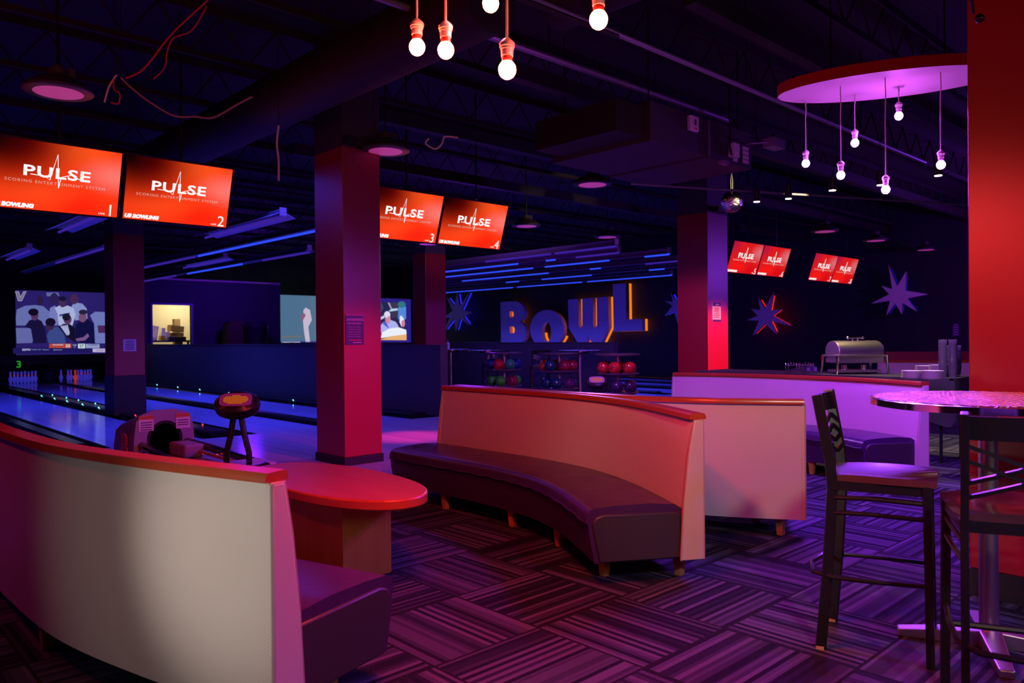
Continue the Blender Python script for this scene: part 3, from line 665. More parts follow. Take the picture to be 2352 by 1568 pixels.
for x in (.1, 1.8):
    for y in (.1, 1.25): MB().cyl((x, y, .4), (x, y, 1.4), .008, n=6).build('hanger', M_steel, hv)
jb = simple('junction_box', MB().box(8.1, 8.35, 4.28, 4.42, 3.5, 3.6).tube([(8.1,4.35,3.55),(8.0,4.5,3.55),(8.0,4.62,3.55)], .012, 6), M_pipeg, 'small metal junction box right of the ventilation unit', 'junction box', smooth=False)
def cable(pts, r, m, label): 
    P = [Vector(p) for p in pts]; Q = []
    for i in range(len(P)-1):
        a, b, c, d = P[max(i-1,0)], P[i], P[i+1], P[min(i+2, len(P)-1)]
        for k in range(6):
            t = k/6; Q.append(.5*((2*b)+(c-a)*t+(2*a-5*b+4*c-d)*t*t+(3*b-3*c+d-a)*t**3))
    Q.append(P[-1]); o = simple('hanging_cable', MB().tube(Q, r, 6), m, label, 'cable')
    MB().cyl(Q[0]-Vector((0,0,.01)), (Q[0].x, Q[0].y, 4.7), .003, n=5).build('hanger', M_steel, o); return o
def cz(L, z0, dz=None): return [pz(a, b, z0+(dz[i] if dz else 0)) for i, (a, b) in enumerate(L)]
def cd(L, t): return [E0+ray(a, b)*t for a, b in L]
cable(cd([(478,0),(395,78),(330,158),(288,180)], 5.2), .006, M_orcord, 'reddish cable running down from the top left of the ceiling')
cable(cd([(475,15),(440,70),(398,88),(384,120),(378,155),(352,182)], 5.3), .005, M_orcord, 'red loop of cable at the upper left')
cable(cd([(278,178),(300,200),(345,235),(400,266),(450,268),(490,270),(545,240),(580,222)], 5.4), .007, mat('grey_cable', (.30,.2,.32), .5), 'pale swagged cable left of the duct')
cable(cd([(268,172),(250,200),(240,235)], 5.4), .006, M_cord, 'short cable end hanging at left')
cable(cd([(262,175),(262,205),(275,215),(272,238),(255,235)], 5.4), .005, M_orcord, 'small red cable coil at left')
cable(cd([(640,288),(636,330),(640,370),(640,415)], 7.2), .010, M_cord, 'pale dangling plug cord left of the middle column')
cable(cd([(985,318),(978,330),(1000,342),(1015,330),(1022,314),(1052,316)], 7.2), .008, M_cord, 'pale curly cord with a plug, under the ceiling right of middle column')
cable(cd([(860,270),(868,300),(868,345)], 8.6), .006, M_duct, 'thin wire beside the middle column top')
cable(cd([(1679,490),(1680,530),(1684,552)], 12.6), .008, M_duct, 'thin wire falling behind the mirror ball')
sc_ = simple('security_camera', MB().box(4.31, 4.43, 7.10, 7.2, 3.44, 3.52).tube([(4.43,7.14,3.47),(4.46,7.13,3.46)], .025, 10), M_dark, 'small black device mounted on the middle column above the red paint', 'camera')
simple('security_camera', MB().box(11.15, 11.45, 6.88, 7.0, 3.42, 3.5), M_dark, 'small black device on the right-centre column above the red paint', 'camera')
simple('hanging_mount', MB().tube([pz(2232,0,2.9), pz(2236,30,2.86)], .008, 6).sphere(pz(2250,42,2.85), .022, 10, 8), M_dark, 'dark fitting hanging before the broad red column', 'fitting')
# row of small spotlights
for i, (a, b) in enumerate(((1738,463),(1811,456),(1912,437),(2022,425),(2155,403))):
    p = pz(a, b, 3.02)
    t = thing('spotlight', '%s small white spotlight from left on the rail behind the violet bulbs' % ords[i], 'spotlight', p, 0, 'small spotlights on the rail')
    tl = (-.25, 0, .15) if i < 2 else (-.5, .1, .3)
    ax = Vector((0, -.02*(i > 1), 1)).normalized()
    MB().cyl((0,0,.0), (0,0,.15), .042, n=16).build('can', M_steel, t); MB().cyl((0,0,.15), (0,0,.22), .008, n=6).build('stem', M_steel, t)
    MB().lathe([(.0001,-.004),(.036,-.004),(.036,.002),(.0001,.002)], n=16).build('lens', E_spot, t)
    MB().cyl((0,0,.22), (0,0,1.68), .004, n=5).build('hanger', M_steel, t)
light('buffet_or_added_spot', 'SPOT', (9.15, 4.1, 2.95), (1, .74, .46), 210, spot_size=1.1, spot_blend=.6, aim=(8.95, 3.1, .9), shadow_soft_size=.04)
light('buffet_or_added_spot', 'SPOT', (10.4, 2.9, 2.95), (1, .80, .55), 260, spot_size=.8, spot_blend=.6, aim=(10.4, 3.1, .0), shadow_soft_size=.04)
light('buffet_or_added_spot', 'SPOT', (7.7, 2.0, 3.0), (1, .84, .66), 90, spot_size=.42, spot_blend=.7, aim=(8.55, 2.95, .95), shadow_soft_size=.04)  # no spotlight hangs here; added to whiten the plates
light('mirror_ball_spot', 'SPOT', (9.17, 3.6, 2.95), (1, .75, .4), 450, spot_size=.35, spot_blend=.5, aim=(9.67, 5.75, 3.25), shadow_soft_size=.03)
# mirror ball
mbp = E0+ray(1681, 463)*10.8
t = thing('mirror_ball', 'mirror ball hanging beside the right-centre column', 'mirror ball', mbp)
M_mir = mat('mirror_tiles', (.8,.75,.7), .12, metal=1); g = G(M_mir); pv, q = g.obj()
vo = g.n('ShaderNodeTexVoronoi'); g.link(pv, vo.inputs['Vector']); vo.inputs['Scale'].default_value = 55; g.bump(vo.outputs['Distance'], .6, .01)
MB().sphere((0,0,0), .15, 40, 26).build('ball', M_mir, t, ang=4)
MB().tube([(-.02,0,.15),(-.025,0,.3),(0,0,.42),(.025,0,.3),(.02,0,.15)], .004, 6).build('cord', M_cord, t)
MB().cyl((0,0,.4), (0,0,4.7-mbp.z), .004, n=5).build('hanger', M_steel, t)

# ================================================================== pendant bulb clusters
def pendant(p, ztop, mglass, mpart, label, group, tail=1):
    nm, cl, pw = ('red_bulb_light', C_RED, P_RED) if mglass is E_red else ('violet_bulb_light', C_VIO, P_VIO)
    t = thing('pendant_bulb', label, 'pendant bulb', p, 0, group)
    MB().lathe([(.0001,-.032),(.012,-.031),(.022,-.024),(.029,-.012),(.031,0),(.029,.012),(.023,.022),(.0185,.027)], n=20).build('bulb_glass', mglass, t)
    MB().lathe([(.0185,.027),(.0185,.045),(.014,.052)], n=20).build('bulb_neck', mpart, t)
    MB().lathe([(.021,.047),(.021,.070),(.024,.071),(.024,.078),(.027,.080),(.027,.092),(.018,.102),(.006,.112)], n=20).build('socket', M_white, t)
    l_ = down(nm, (0, 0, -.036), cl, pw, r=.02, size=3.1, blend=.2); l_.rotation_euler = (0,0,0); l_.parent = t
    h = ztop-p[2]; MB().tube([(0,0,.108), (.004,.002,.108+h*.25), (-.003,0,.108+h*.5), (.003,-.002,h*.85), (0,0,h)], .0045, 8).build('cord', M_cord, t)
    return t
ZD = 3.3
M_neck_r = mat('bulb_neck_red', (.8,.08,.05), .4); M_neck_v = mat('bulb_neck_pale', (.7,.6,.8), .4)
RB = [((958,108), 3.02, 'leftmost glowing red bulb at top'), ((1024,115), 2.94, 'second glowing red bulb from left at top'), ((1165,160), 2.71, 'lowest glowing red bulb'), ((1127,8), 2.94, 'red bulb cut by the top edge of the frame'), ((1375,45), 2.64, 'rightmost glowing red bulb')]
for (a, b), d, l in RB:
    p = E0+ray(a, b)*d; pendant(p, ZD, E_red, M_neck_r, l, 'red pendant bulbs')
VB = [((1855,375),(1850,232),'leftmost glowing violet bulb'), ((1938,402),(1930,198),'second glowing violet bulb from left'), ((1968,328),(1963,217),'violet bulb third from left, hanging higher'),
      ((2045,435),(2033,178),'lowest glowing violet bulb'), ((2067,266),(2064,199),'highest glowing violet bulb on the shortest cord'), ((2169,378),(2160,165),'rightmost glowing violet bulb, beside the red column')]
for (a, b), (ta, tb), l in VB:
    q = pz(ta, tb, ZD); d = (q-E0).dot(FW); p = E0+ray(a, b)*d; pendant((q.x, q.y, p.z), ZD, E_vio, M_neck_v, l, 'violet pendant bulbs')
def canopy(c, a, b, ang, label):
    t = thing('oval_canopy', label, 'ceiling canopy', (c[0], c[1], ZD), ang)
    MB().lathe([(1,0),(1,.012)], n=64, sx=a, sy=b).build('underside', M_disc, t)
    MB().lathe([(1.004,.012),(1.006,.0),(1.006,.085),(.99,.09)], n=64, sx=a, sy=b).build('rim', M_discrim, t)
    for k in (-.5, .5): MB().cyl((a*k, 0, .08), (a*k, 0, 4.7-ZD), .006, n=6).build('hanger', M_steel, t)
    return t
canopy((6.24, 2.36), .80, .36, math.atan2(-.87, .42), 'oval canopy with a red rim holding the violet bulbs')
canopy((2.03, 2.2), .62, .36, math.atan2(-.87, .5), 'oval canopy out of frame above the red bulbs')

# ================================================================== wall art: BOWL letters and stars
XF = 20.36
def wl(px, py): p = px_(px, py, XF); return (-p.y, p.z)
def wall_sign(nm, loops, mface, mglow, label, cat, dth=.17, glow=None, group=None):
    c = [sum(p[k] for p in loops[0])/len(loops[0]) for k in (0, 1)]
    t = thing(nm, label, cat, (XF, -c[0], c[1]), 0, group)
    L = [[(p[0]-c[0], p[1]-c[1]) for p in lp] for lp in loops]
    R = frame((dth/2, 0, 0), (0,-1,0), (0,0,1), (-1,0,0))
    mesh_obj('face', poly_mesh(L, dth), mface, t, smooth=False, M=R)
    R2 = frame(((.24 if cat == 'letter' else .145), 0, 0), (0,-1,0), (0,0,1), (-1,0,0))
    L2 = [L[0]] if cat == 'letter' else [[(p[0]*.88, p[1]*.88) for p in L[0]]]
    if glow: L2 = [[(p[0]-c[0], p[1]-c[1]) for p in lp] for lp in glow]
    mesh_obj('backlight', poly_mesh(L2, .12 if cat == 'letter' else .06), mglow, t, smooth=False, M=R2)
    for a, b in ((.12, .12), (-.15, -.15), (.1, -.1)): MB().cyl((dth, -c_(L, a, b)[0], c_(L, a, b)[1]), (.39, -c_(L, a, b)[0], c_(L, a, b)[1]), .01, n=6).build('standoff', M_steel, t)
    return t
def c_(L, a, b): q = L[0][0 if a > 0 else len(L[0])//2]; return (q[0]*.85, q[1]*.85)
def cw(L): return [wl(1100+a/5.6, 620+b/5.6) for a, b in L]
Bo = cw([(277,412),(380,405),(480,402),(535,425),(575,475),(592,540),(580,600),(555,640),(525,662),(565,690),(592,735),(606,800),(600,860),(575,910),(530,950),(480,968),(284,970)])
Bh = [cw([(392,530),(430,528),(445,545),(446,585),(432,606),(392,605)]), cw([(394,726),(438,724),(458,745),(462,785),(448,812),(396,812)])]
wall_sign('sign_letter', [Bo]+Bh, M_star, E_orange, 'large backlit letter B of the wall sign', 'letter', glow=[cw([(320,470),(500,470),(520,560),(500,640),(530,740),(500,880),(320,880)])], group='wall sign letters')
wall_sign('sign_letter', [cw(ell(875, 760, 218, 248, 40)), cw(ell(868, 797, 60, 130, 30))], M_star, E_orange, 'large backlit letter O of the wall sign', 'letter', glow=[cw([(875+218*math.cos(q), 760+248*math.sin(q)) for q in [PI*(.12+.76*k/20) for k in range(21)]]+[(868+60*math.cos(q), 797+130*math.sin(q)) for q in [PI*(.98-.96*k/16) for k in range(17)]])], group='wall sign letters')
wall_sign('sign_letter', [cw([(1145,380),(1275,372),(1283,715),(1307,757),(1330,715),(1327,370),(1465,358),(1468,712),(1493,752),(1518,710),(1513,354),(1660,342),(1670,735),(1580,925),(1545,1000),(1490,1005),(1448,930),(1403,845),(1385,925),(1350,1005),(1310,1005),(1265,925),(1155,745)])], M_star, E_orange, 'large backlit letter W of the wall sign', 'letter', group='wall sign letters')
wall_sign('sign_letter', [cw([(1722,182),(1890,170),(1897,634),(2098,628),(2100,780),(1732,790)])], M_star, E_orange, 'large backlit letter L of the wall sign, highest placed', 'letter', group='wall sign letters')
def stc(L, s, ox, oy): return [wl(ox+a/s, oy+b/s) for a, b in L]
ST3 = [(300,500),(378,628),(470,450),(435,650),(560,638),(462,710),(672,825),(440,768),(510,920),(378,800),(235,940),(310,765),(168,760),(298,708),(218,632),(325,648)]
ST4 = [(1768,135),(1865,380),(1965,212),(1950,425),(2205,467),(1970,515),(2083,660),(1925,565),(1918,697),(1845,572),(1740,710),(1785,540),(1570,573),(1775,468),(1685,372),(1808,410)]
ST1 = [(168,518),(238,612),(262,478),(284,610),(378,470),(300,640),(388,662),(312,695),(370,775),(285,712),(250,832),(232,712),(145,828),(205,690),(140,710),(222,648)]
ST2 = [(2093,488),(2130,560),(2200,470),(2180,580),(2260,560),(2190,625),(2280,700),(2180,680),(2160,780),(2120,650),(2040,690),(2108,605),(2038,560),(2110,572)]
wall_sign('wall_star', [stc(ST3, 4.9, 1680, 580)], M_star, E_redh, 'eight-pointed wall star edged in red light', 'wall star', .08, group='wall stars')
wall_sign('wall_star', [stc(ST4, 4.9, 1680, 580)], M_star, E_blud, 'eight-pointed wall star with blue glow at far right', 'wall star', .08, group='wall stars')
wall_sign('wall_star', [stc(ST1, 3.733, 980, 540)], M_star, E_bluh, 'blue-lit eight-pointed wall star left of the letter B', 'wall star', .08, group='wall stars')
wall_sign('wall_star', [stc(ST2, 3.733, 980, 540)], M_star, E_bluh, 'wall star half hidden by the right-centre column', 'wall star', .08, group='wall stars')

# ================================================================== signs on the columns
def bars(parent, x0, x1, z0, z1, n, y, m, rg=random.Random(5)):
    for k in range(n):
        z = z1-(k+.5)*(z1-z0)/n; e = (x1-x0)*rg.uniform(0, .12); hh = (z1-z0)/n*.45
        B(x0+e, x1-e, y-.001, y, z-hh/2, z+hh/2).build('print_line', m, parent, smooth=False)
def tface(parent, s, x, y, z, size, m, **k): return text_obj('print_line', s, m, frame((x, y, z), (1,0,0), (0,0,1), (0,-1,0)), size, parent, **k)
a = py_(793, 725, 7.19); b = py_(836, 791, 7.19)
t = thing('warning_sign', 'dark warning plate on the middle column', 'sign', (a.x, 7.2, b.z)); wd, hh = b.x-a.x, a.z-b.z
B(0, wd, -.008, 0, 0, hh).build('plate', M_sign, t, smooth=False)
B(0, wd, -.010, 0, hh, hh+.02).build('top_edge', mat('acrylic_edge', (.35,.1,.2), .3), t, smooth=False)
tface(t, 'WARNING', wd*.56, -.009, hh*.87, wd*.185, M_pink, sx=1.0, bold=.0015)
t_ = MB().prism([(wd*.06, hh*.83), (wd*.17, hh*.83), (wd*.115, hh*.91)], lambda u, v: (u, -.009, v), lambda u, v: (u, -.010, v)); t_.build('warning_triangle', M_pink, t, smooth=False)
tface(t, 'FOR YOUR SAFETY', wd*.5, -.009, hh*.74, wd*.105, M_pink, sx=.9, bold=.001)
for k, s in enumerate(('Do not cross foul line.', 'Conditioner on lane is', 'slippery. Crossing the', 'foul line may cause a', 'fall and serious injury.')):
    tface(t, s, wd*.5, -.009, hh*(.62-k*.085), wd*.085, M_pink, sx=.92)
bars(t, wd*.15, wd*.92, hh*.13, hh*.19, 1, -.009, mat('sign_red_print', (.5,.02,.05), .5)); bars(t, wd*.35, wd*.92, hh*.04, hh*.11, 1, -.009, M_pink)
a = py_(1637, 694, 6.99); b = py_(1656, 738, 6.99)
t = thing('notice_sign', 'small pink notice with navy bands on the right-centre column', 'sign', (a.x, 7.0, b.z)); wd, hh = b.x-a.x, a.z-b.z
B(0, wd, -.008, 0, 0, hh).build('paper', M_paper, t, smooth=False); B(0, wd, -.010, -.008, hh*.80, hh).build('header_band', M_navy, t, smooth=False); B(0, wd, -.010, -.008, 0, hh*.1).build('footer_band', M_navy, t, smooth=False)
bars(t, wd*.12, wd*.88, hh*.17, hh*.74, 6, -.009, M_txt); bars(t, wd*.3, wd*.8, hh*.85, hh*.92, 1, -.0105, M_paper)
a = py_(283, 779, 15.09); b = py_(313, 806, 15.09)
t = thing('notice_sign', 'pale notice on the dim left column', 'sign', (a.x, 15.1, b.z)); wd, hh = b.x-a.x, a.z-b.z
B(0, wd, -.008, 0, 0, hh).build('paper', M_paper, t, smooth=False); bars(t, wd*.1, wd*.9, hh*.08, hh*.92, 6, -.009, M_txt)
a = px_(2187, 747, XW-.01); b = px_(2204, 772, XW-.01)
t = thing('notice_sign', 'dim notice on the far right wall beside the broad red column', 'sign', (XW, b.y, b.z)); B(-.01, 0, 0, a.y-b.y, 0, a.z-b.z).build('plate', M_sign, t, smooth=False)
for k in range(5): B(-.012, -.01, .03, (a.y-b.y)-.03, .03+k*.06, .055+k*.06).build('print_line', M_pink, t, smooth=False)

# ================================================================== sofas
def spline(P, n=10):
    P = [Vector((p[0], p[1], 0)) for p in P]; Q = []
    for i in range(len(P)-1):
        a, b, c, d = P[max(i-1,0)], P[i], P[i+1], P[min(i+2, len(P)-1)]
        for k in range(n):
            t = k/n; Q.append(.5*((2*b)+(c-a)*t+(2*a-5*b+4*c-d)*t*t+(3*b-3*c+d-a)*t**3))
    Q.append(P[-1]); return [(q.x, q.y) for q in Q]
def clip(path, a, b):     # trim by arc length a at the start and b at the end
    P = [Vector(p) for p in path]
    for rev in (0, 1):
        L = b if rev else a
        if rev: P.reverse()
        while len(P) > 2 and (P[1]-P[0]).length < L: L -= (P[1]-P[0]).length; P.pop(0)
        P[0] = P[0]+(P[1]-P[0]).normalized()*L
        if rev: P.reverse()
    return [tuple(p) for p in P]
ZB, ZTOP = .13, .90
def sofa(name, label, P, side, legs, wrinkle=True, ends=(1, 1)):
    path = spline(P); o0 = path[0]; t = thing(name, label, 'sofa', (o0[0], o0[1], 0))
    path = [(x-o0[0], y-o0[1]) for x, y in path]
    back = [(0,ZB),(0,ZTOP),(.045,ZTOP),(.055,ZTOP-.02),(.075,.72),(.105,.45),(.125,ZB)]
    MB().sweep(clip(path, .012, .012), back, side).build('backrest', M_vinyl, t, ang=50, bevel=0)
    cap = [(-.022,ZTOP),(-.024,ZTOP+.012),(-.014,ZTOP+.032),(.060,ZTOP+.034),(.072,ZTOP+.024),(.074,ZTOP)]
    ext = [(path[0][0]*2-path[1][0], path[0][1]*2-path[1][1])]+path[1:]
    MB().sweep(path, cap, side).build('wood_cap', M_cherry, t, ang=40)
    # welted end panels of the back
    pr = [(-.004,ZB-.004),(-.004,ZTOP-.004),(.050,ZTOP-.004),(.082,.72),(.112,.45),(.132,ZB-.004)]
    for e in (0, 1):
        if not ends[e]: continue
        p0, p1 = (path[0], path[1]) if e == 0 else (path[-1], path[-2])
        a_, b_ = Vector(p0), Vector(p1); d = (b_-a_).normalized(); seg = [tuple(a_-d*.012), tuple(a_+d*.02)]
        sd = side if e == 0 else -side
        MB().sweep(seg, pr, sd).build('end_panel', M_vinyl, t, bevel=.006, ang=40)
        nn = Vector((-d.y, d.x))*sd; q = [a_-d*.006+nn*u for u, z in pr]
        MB().tube([(v.x, v.y, z) for v, (u, z) in zip(q[1:5]+[q[5]], pr[1:6])], .0055, 6).build('piping', M_pipe, t)
        q0 = a_-d*.006+nn*(-.004)
        MB().tube([(q0.x, q0.y, ZB), (q0.x, q0.y, ZTOP-.004)], .0055, 6).build('piping', M_pipe, t)
    # seat
    n0, n1, zs = .10, .66, .43
    sp = [(n0,ZB)]+[(n0,zs-.03)]+[(n0+.05,zs)]+[(n0+.2,zs+.012),(n1-.16,zs+.008)]+[(n1-.06+.06*math.sin(a), zs-.055+.055*math.cos(a)) for a in [PI/2*k/6 for k in range(7)]]+[(n1+.004,zs-.075),(n1-.008,zs-.085),(n1-.015,.28),(n1-.045,ZB)]
    tp = .012; pth = clip(path, .035, .03); n = len(sp)
    mb = MB().sweep(pth, sp, side); mb.build('seat', M_seat, t, ang=60)
    # seam welt along the front edge, slightly wavy
    W = []
    for i, p in enumerate(pth):
        q = Vector(pth[min(i+1, len(pth)-1)])-Vector(pth[max(i-1, 0)]); q.normalize(); nn = Vector((-q.y, q.x))*side
        W.append((p[0]+nn.x*(n1+.003), p[1]+nn.y*(n1+.003), zs-.078+.004*math.sin(i*1.7)))
    MB().tube(W, .006, 6).build('seat_welt', M_seat, t)
    for e in (0, 1):
        p0, p1 = (pth[0], pth[1]) if e == 0 else (pth[-1], pth[-2])
        a_, b_ = Vector(p0), Vector(p1); d = (b_-a_).normalized(); nn = Vector((-d.y, d.x))*(side if e == 0 else -side)
        ep = [(n0+.02,ZB+.004),(n0+.02,zs-.055),(n0+.05,zs-.04),(n1-.09,zs-.035),(n1-.05,zs-.05),(n1-.03,zs-.08),(n1-.04,.28),(n1-.07,ZB+.004)]
        MB().sweep([tuple(a_-d*.014), tuple(a_+d*.01)], ep, side if e == 0 else -side).build('seat_end_panel', M_seatend, t, bevel=.008, ang=40)
    for (s, nof) in legs:     # arc position, offset from the rear line
        L = 0; 
        for i in range(len(path)-1):
            a_, b_ = Vector(path[i]), Vector(path[i+1]); l_ = (b_-a_).length
            if L+l_ >= s: break
            L += l_
        d = (b_-a_).normalized(); nn = Vector((-d.y, d.x))*side; p = a_+d*(s-L)+nn*nof
        r0, r1 = .020, .030
        mb = MB(); mb.add([(p.x+sx*r, p.y+sy*r, z) for z, r in ((0, r0), (ZB, r1)) for sx, sy in ((-1,-1),(1,-1),(1,1),(-1,1))], [(0,3,2,1),(4,5,6,7),(0,1,5,4),(1,2,6,5),(2,3,7,6),(3,0,4,7)])
        mb.build('leg', M_leg, t, smooth=False, bevel=.003)
        if s < .5 and nof > .3: B(p.x-.09, p.x+.09, p.y-.06, p.y+.06, ZB-.012, ZB+.002).build('corner_block', M_ply, t, smooth=False)
    return t
LG = [(.14, .08), (.22, .50), (.98, .55), (1.75, .55), (2.6, .55), (2.9, .08), (1.6, .06)]
sofa('curved_sofa', 'curved pale vinyl sofa in left foreground, seen from behind', [(1.12,2.33),(.925,2.98),(.79,3.6),(.745,4.3),(.74,5.0)], -1, [(.14, .08), (.22,.5), (1.6, .05), (2.6, .05)])
sofa('curved_sofa', 'curved pink-lit sofa in the middle with dark brown leather seat', [(3.67,2.377),(4.02,2.96),(4.24,3.5),(4.335,4.1),(4.34,4.8),(4.33,5.47)], 1, LG)
sofa('curved_sofa', 'curved sofa back to back behind the middle sofa, its rear facing us', [(4.90,2.39),(4.58,2.90),(4.43,3.4),(4.40,4.0),(4.40,4.9),(4.40,5.47)], -1, [(.14,.10),(.28,.45),(1.0,.06),(2.6,.5)])
sofa('curved_sofa', 'curved violet-lit sofa with blue-looking seat in front of the buffet', [(7.445,2.476),(7.72,3.0),(7.85,3.6),(7.87,4.2),(7.80,4.75),(7.60,5.3)], 1, LG)
sofa('curved_sofa', 'straight sofa far right behind the buffet, only its pale back showing', [(14.05,3.6),(13.6,4.3),(13.1,5.1)], -1, [(.3,.1),(1.2,.1)], ends=(1,1))
bk = pz(2112, 815, 1.07); 
t = thing('booth_bench', 'dark red booth back beyond the cups at far right', 'booth', (15.2, 4.1, 0))
MB().sweep([(0,0),(-.55,.65),(-1.0,1.3)], [(0,0),(0,1.05),(.12,1.05),(.16,.5),(.16,0)], -1).build('backrest', mat('maroon_vinyl', (.30,.03,.05), .4), t)
MB().sweep([(0,0),(-.55,.65),(-1.0,1.3)], [(.16,0),(.16,.45),(.6,.45),(.6,0)], -1).build('seat', M_seat, t)

# ================================================================== coffee table
t = thing('coffee_table', 'oval cherry-wood table with panel base between the two nearest sofas', 'table', (2.37, 4.10, 0))
def sup(a, b, e, n=72): return [(math.copysign(abs(math.cos(q))**e, math.cos(q))*a, math.copysign(abs(math.sin(q))**e, math.sin(q))*b) for q in [2*PI*i/n for i in range(n)]]
me = MB().prism(sup(.345, .79, .92), lambda u, v: (u, v, .462), lambda u, v: (u, v, .52)); me.build('tabletop', M_table, t, bevel=.010, ang=50)
B(-.155, .165, -.36, .60, 0, .462).build('base', M_base, t, smooth=False, bevel=.003)

# ================================================================== bar table and stools
M_topm = mat('swirled_steel_top', (.75,.73,.72), .24, metal=1); g = G(M_topm); pv, (x, y, z) = g.obj()
r_ = g.math('MULTIPLY', g.math('SINE', g.math('MULTIPLY', x, 105)), g.math('SINE', g.math('MULTIPLY', y, 105))); g.bump(r_, 1, .03)
bt = thing('bar_table', 'round bar table with swirled steel top at the right edge', 'table', (3.80, 1.02, 0))
MB().lathe([(.0001,1.045),(.44,1.045),(.458,1.05),(.462,1.06),(.458,1.075),(.452,1.08),(.0001,1.08)], n=72).build('tabletop', M_topm, bt, ang=30)
MB().lathe([(.457,1.044),(.466,1.046),(.466,1.074),(.457,1.077)], n=72).build('ribbed_edge', M_chrome, bt)
MB().cyl((0,0,.05), (0,0,1.04), .038, n=24).build('pedestal', M_stain, bt)
mb = MB()
for k in range(4):
    a = PI/4*.55+k*PI/2; c, s = math.cos(a), math.sin(a)
    mb.add([(c*r-s*q, s*r+c*q, z) for r, q, z in ((.03,-.045,.075),(.03,.045,.075),(.36,.028,.035),(.36,-.028,.035),(.03,-.045,.0),(.03,.045,.0),(.36,.028,.0),(.36,-.028,.0))], [(0,3,2,1),(4,5,6,7),(0,1,5,4),(1,2,6,5),(2,3,7,6),(3,0,4,7)])
mb.build('cross_foot', M_stain, bt, smooth=False, bevel=.006)
MB().box(-.22, .22, -.03, .03, 1.015, 1.045).box(-.03, .03, -.22, .22, 1.015, 1.045).build('top_bracket', M_steel, bt, smooth=False)

def stool(label, loc, rz, seatm):
    t = thing('bar_stool', label, 'stool', loc, rz, None)
    for s in (-1, 1):
        MB().tube([(-.235, s*.185, 0), (-.205, s*.18, .35), (-.185, s*.178, .70), (-.195, s*.178, .82), (-.245, s*.185, 1.10)], .02, flat=(.013, .022)).build('rear_leg', M_steel, t, smooth=False, bevel=.003)
        MB().tube([(.185, s*.19, 0), (.175, s*.185, .74)], .02, flat=(.016, .016)).build('front_leg', M_steel, t, smooth=False, bevel=.003)
        B(-.19, .18, s*.183-.010, s*.183+.010, .695, .735).build('seat_rail', M_steel, t, smooth=False)
        for z in (.665, .60): MB().tube([(-.185, s*.18, z-.006), (-.05, s*.19, z+.003), (.175, s*.186, z)], .010, 8).build('side_rung', M_steel, t)
        B(-.252, -.220, s*.185-.02, s*.185+.02, .0, .012).build('glide', M_ply, t, smooth=False)
    B(.165, .185, -.18, .18, .695, .735).build('seat_rail', M_steel, t, smooth=False); B(-.20, -.18, -.18, .18, .695, .735).build('seat_rail', M_steel, t, smooth=False)
    # foot ring: bows out behind the rear legs
    ringp = [(.178, -.186, .33), (0, -.20, .325), (-.18, -.20, .32), (-.27, -.15, .32), (-.30, 0, .32), (-.27, .15, .32), (-.18, .20, .32), (0, .20, .325), (.178, .186, .33)]
    MB().tube(ringp, .011, 8).build('foot_ring', M_steel, t); MB().tube([(.18, -.186, .26), (.18, .186, .26)], .013, 8).build('foot_bar', M_steel, t)
    # saddle seat
    n = 14; vs = []; fs = []
    for i in range(n+1):
        for j in range(n+1):
            u, v = i/n*2-1, j/n*2-1; x = .005+u*.205; wv = .20*(1-.10*max(0, -u)); y = v*wv
            k = (abs(u)**4+abs(v)**4); z = .765-.014*(1-min(1, u*u))*(1-v*v)*1.0-.012*max(0, k-1)+.010*math.exp(-((v*4)**2))*max(0, u)
            vs.append((x, y, z))
    for i in range(n):
        for j in range(n): fs.append((i*(n+1)+j, (i+1)*(n+1)+j, (i+1)*(n+1)+j+1, i*(n+1)+j+1))
    N_ = len(vs); vs += [(x, y, .735) for x, y, z in vs]
    fs += [tuple(q+N_ for q in f[::-1]) for f in fs[:n*n]]
    rim = [i*(n+1) for i in range(n+1)]+[n*(n+1)+j for j in range(1, n+1)]+[i*(n+1)+n for i in range(n-1, -1, -1)]+[j for j in range(n-1, 0, -1)]
    fs += [(rim[i], rim[(i+1)%len(rim)], rim[(i+1)%len(rim)]+N_, rim[i]+N_) for i in range(len(rim))]
    MB().add(vs, fs).build('seat', seatm, t, ang=50)
    # back: bowed top rail and a double lattice
    def bow(y, z): return (-.205-(z-.82)*.16-.02*(1-(y/.18)**2), y, z)
    rows = [(1.01, 1.09)]
    for z0, z1 in rows:
        vs = []; m_ = 9
        for k in range(m_):
            y = -.18+.36*k/(m_-1)
            for z in (z0, z1):
                p = bow(y, z); vs += [(p[0]-.006, y, z), (p[0]+.006, y, z)]
        fs = []
        for k in range(m_-1):
            a = k*4; b = a+4; fs += [(a, b, b+2, a+2), (a+1, a+3, b+3, b+1), (a, a+1, b+1, b), (a+2, b+2, b+3, a+3)]
        fs += [(0,2,3,1), ((m_-1)*4, (m_-1)*4+1, (m_-1)*4+3, (m_-1)*4+2)]
        MB().add(vs, fs).build('top_rail', M_steel, t, ang=40)
    for (za, zb) in ((.99, .86), (.94, .81), (.86, .99), (.81, .94)):
        P = [bow(-.18+.36*k/8, za+(zb-za)*(k/8)) for k in range(9)]
        MB().tube(P, .006, flat=(.007, .007)).build('lattice_bar', M_steel, t, smooth=False)
    return t
st1 = stool('black bar stool facing the bar table, seen side-on with polished wood seat', (3.495, 1.345, 0), math.atan2(-.957, .29), M_seatw)
st2 = dup(st1, (3.12, .76, 0), math.radians(25), 'black bar stool at right edge with its lattice back toward us')
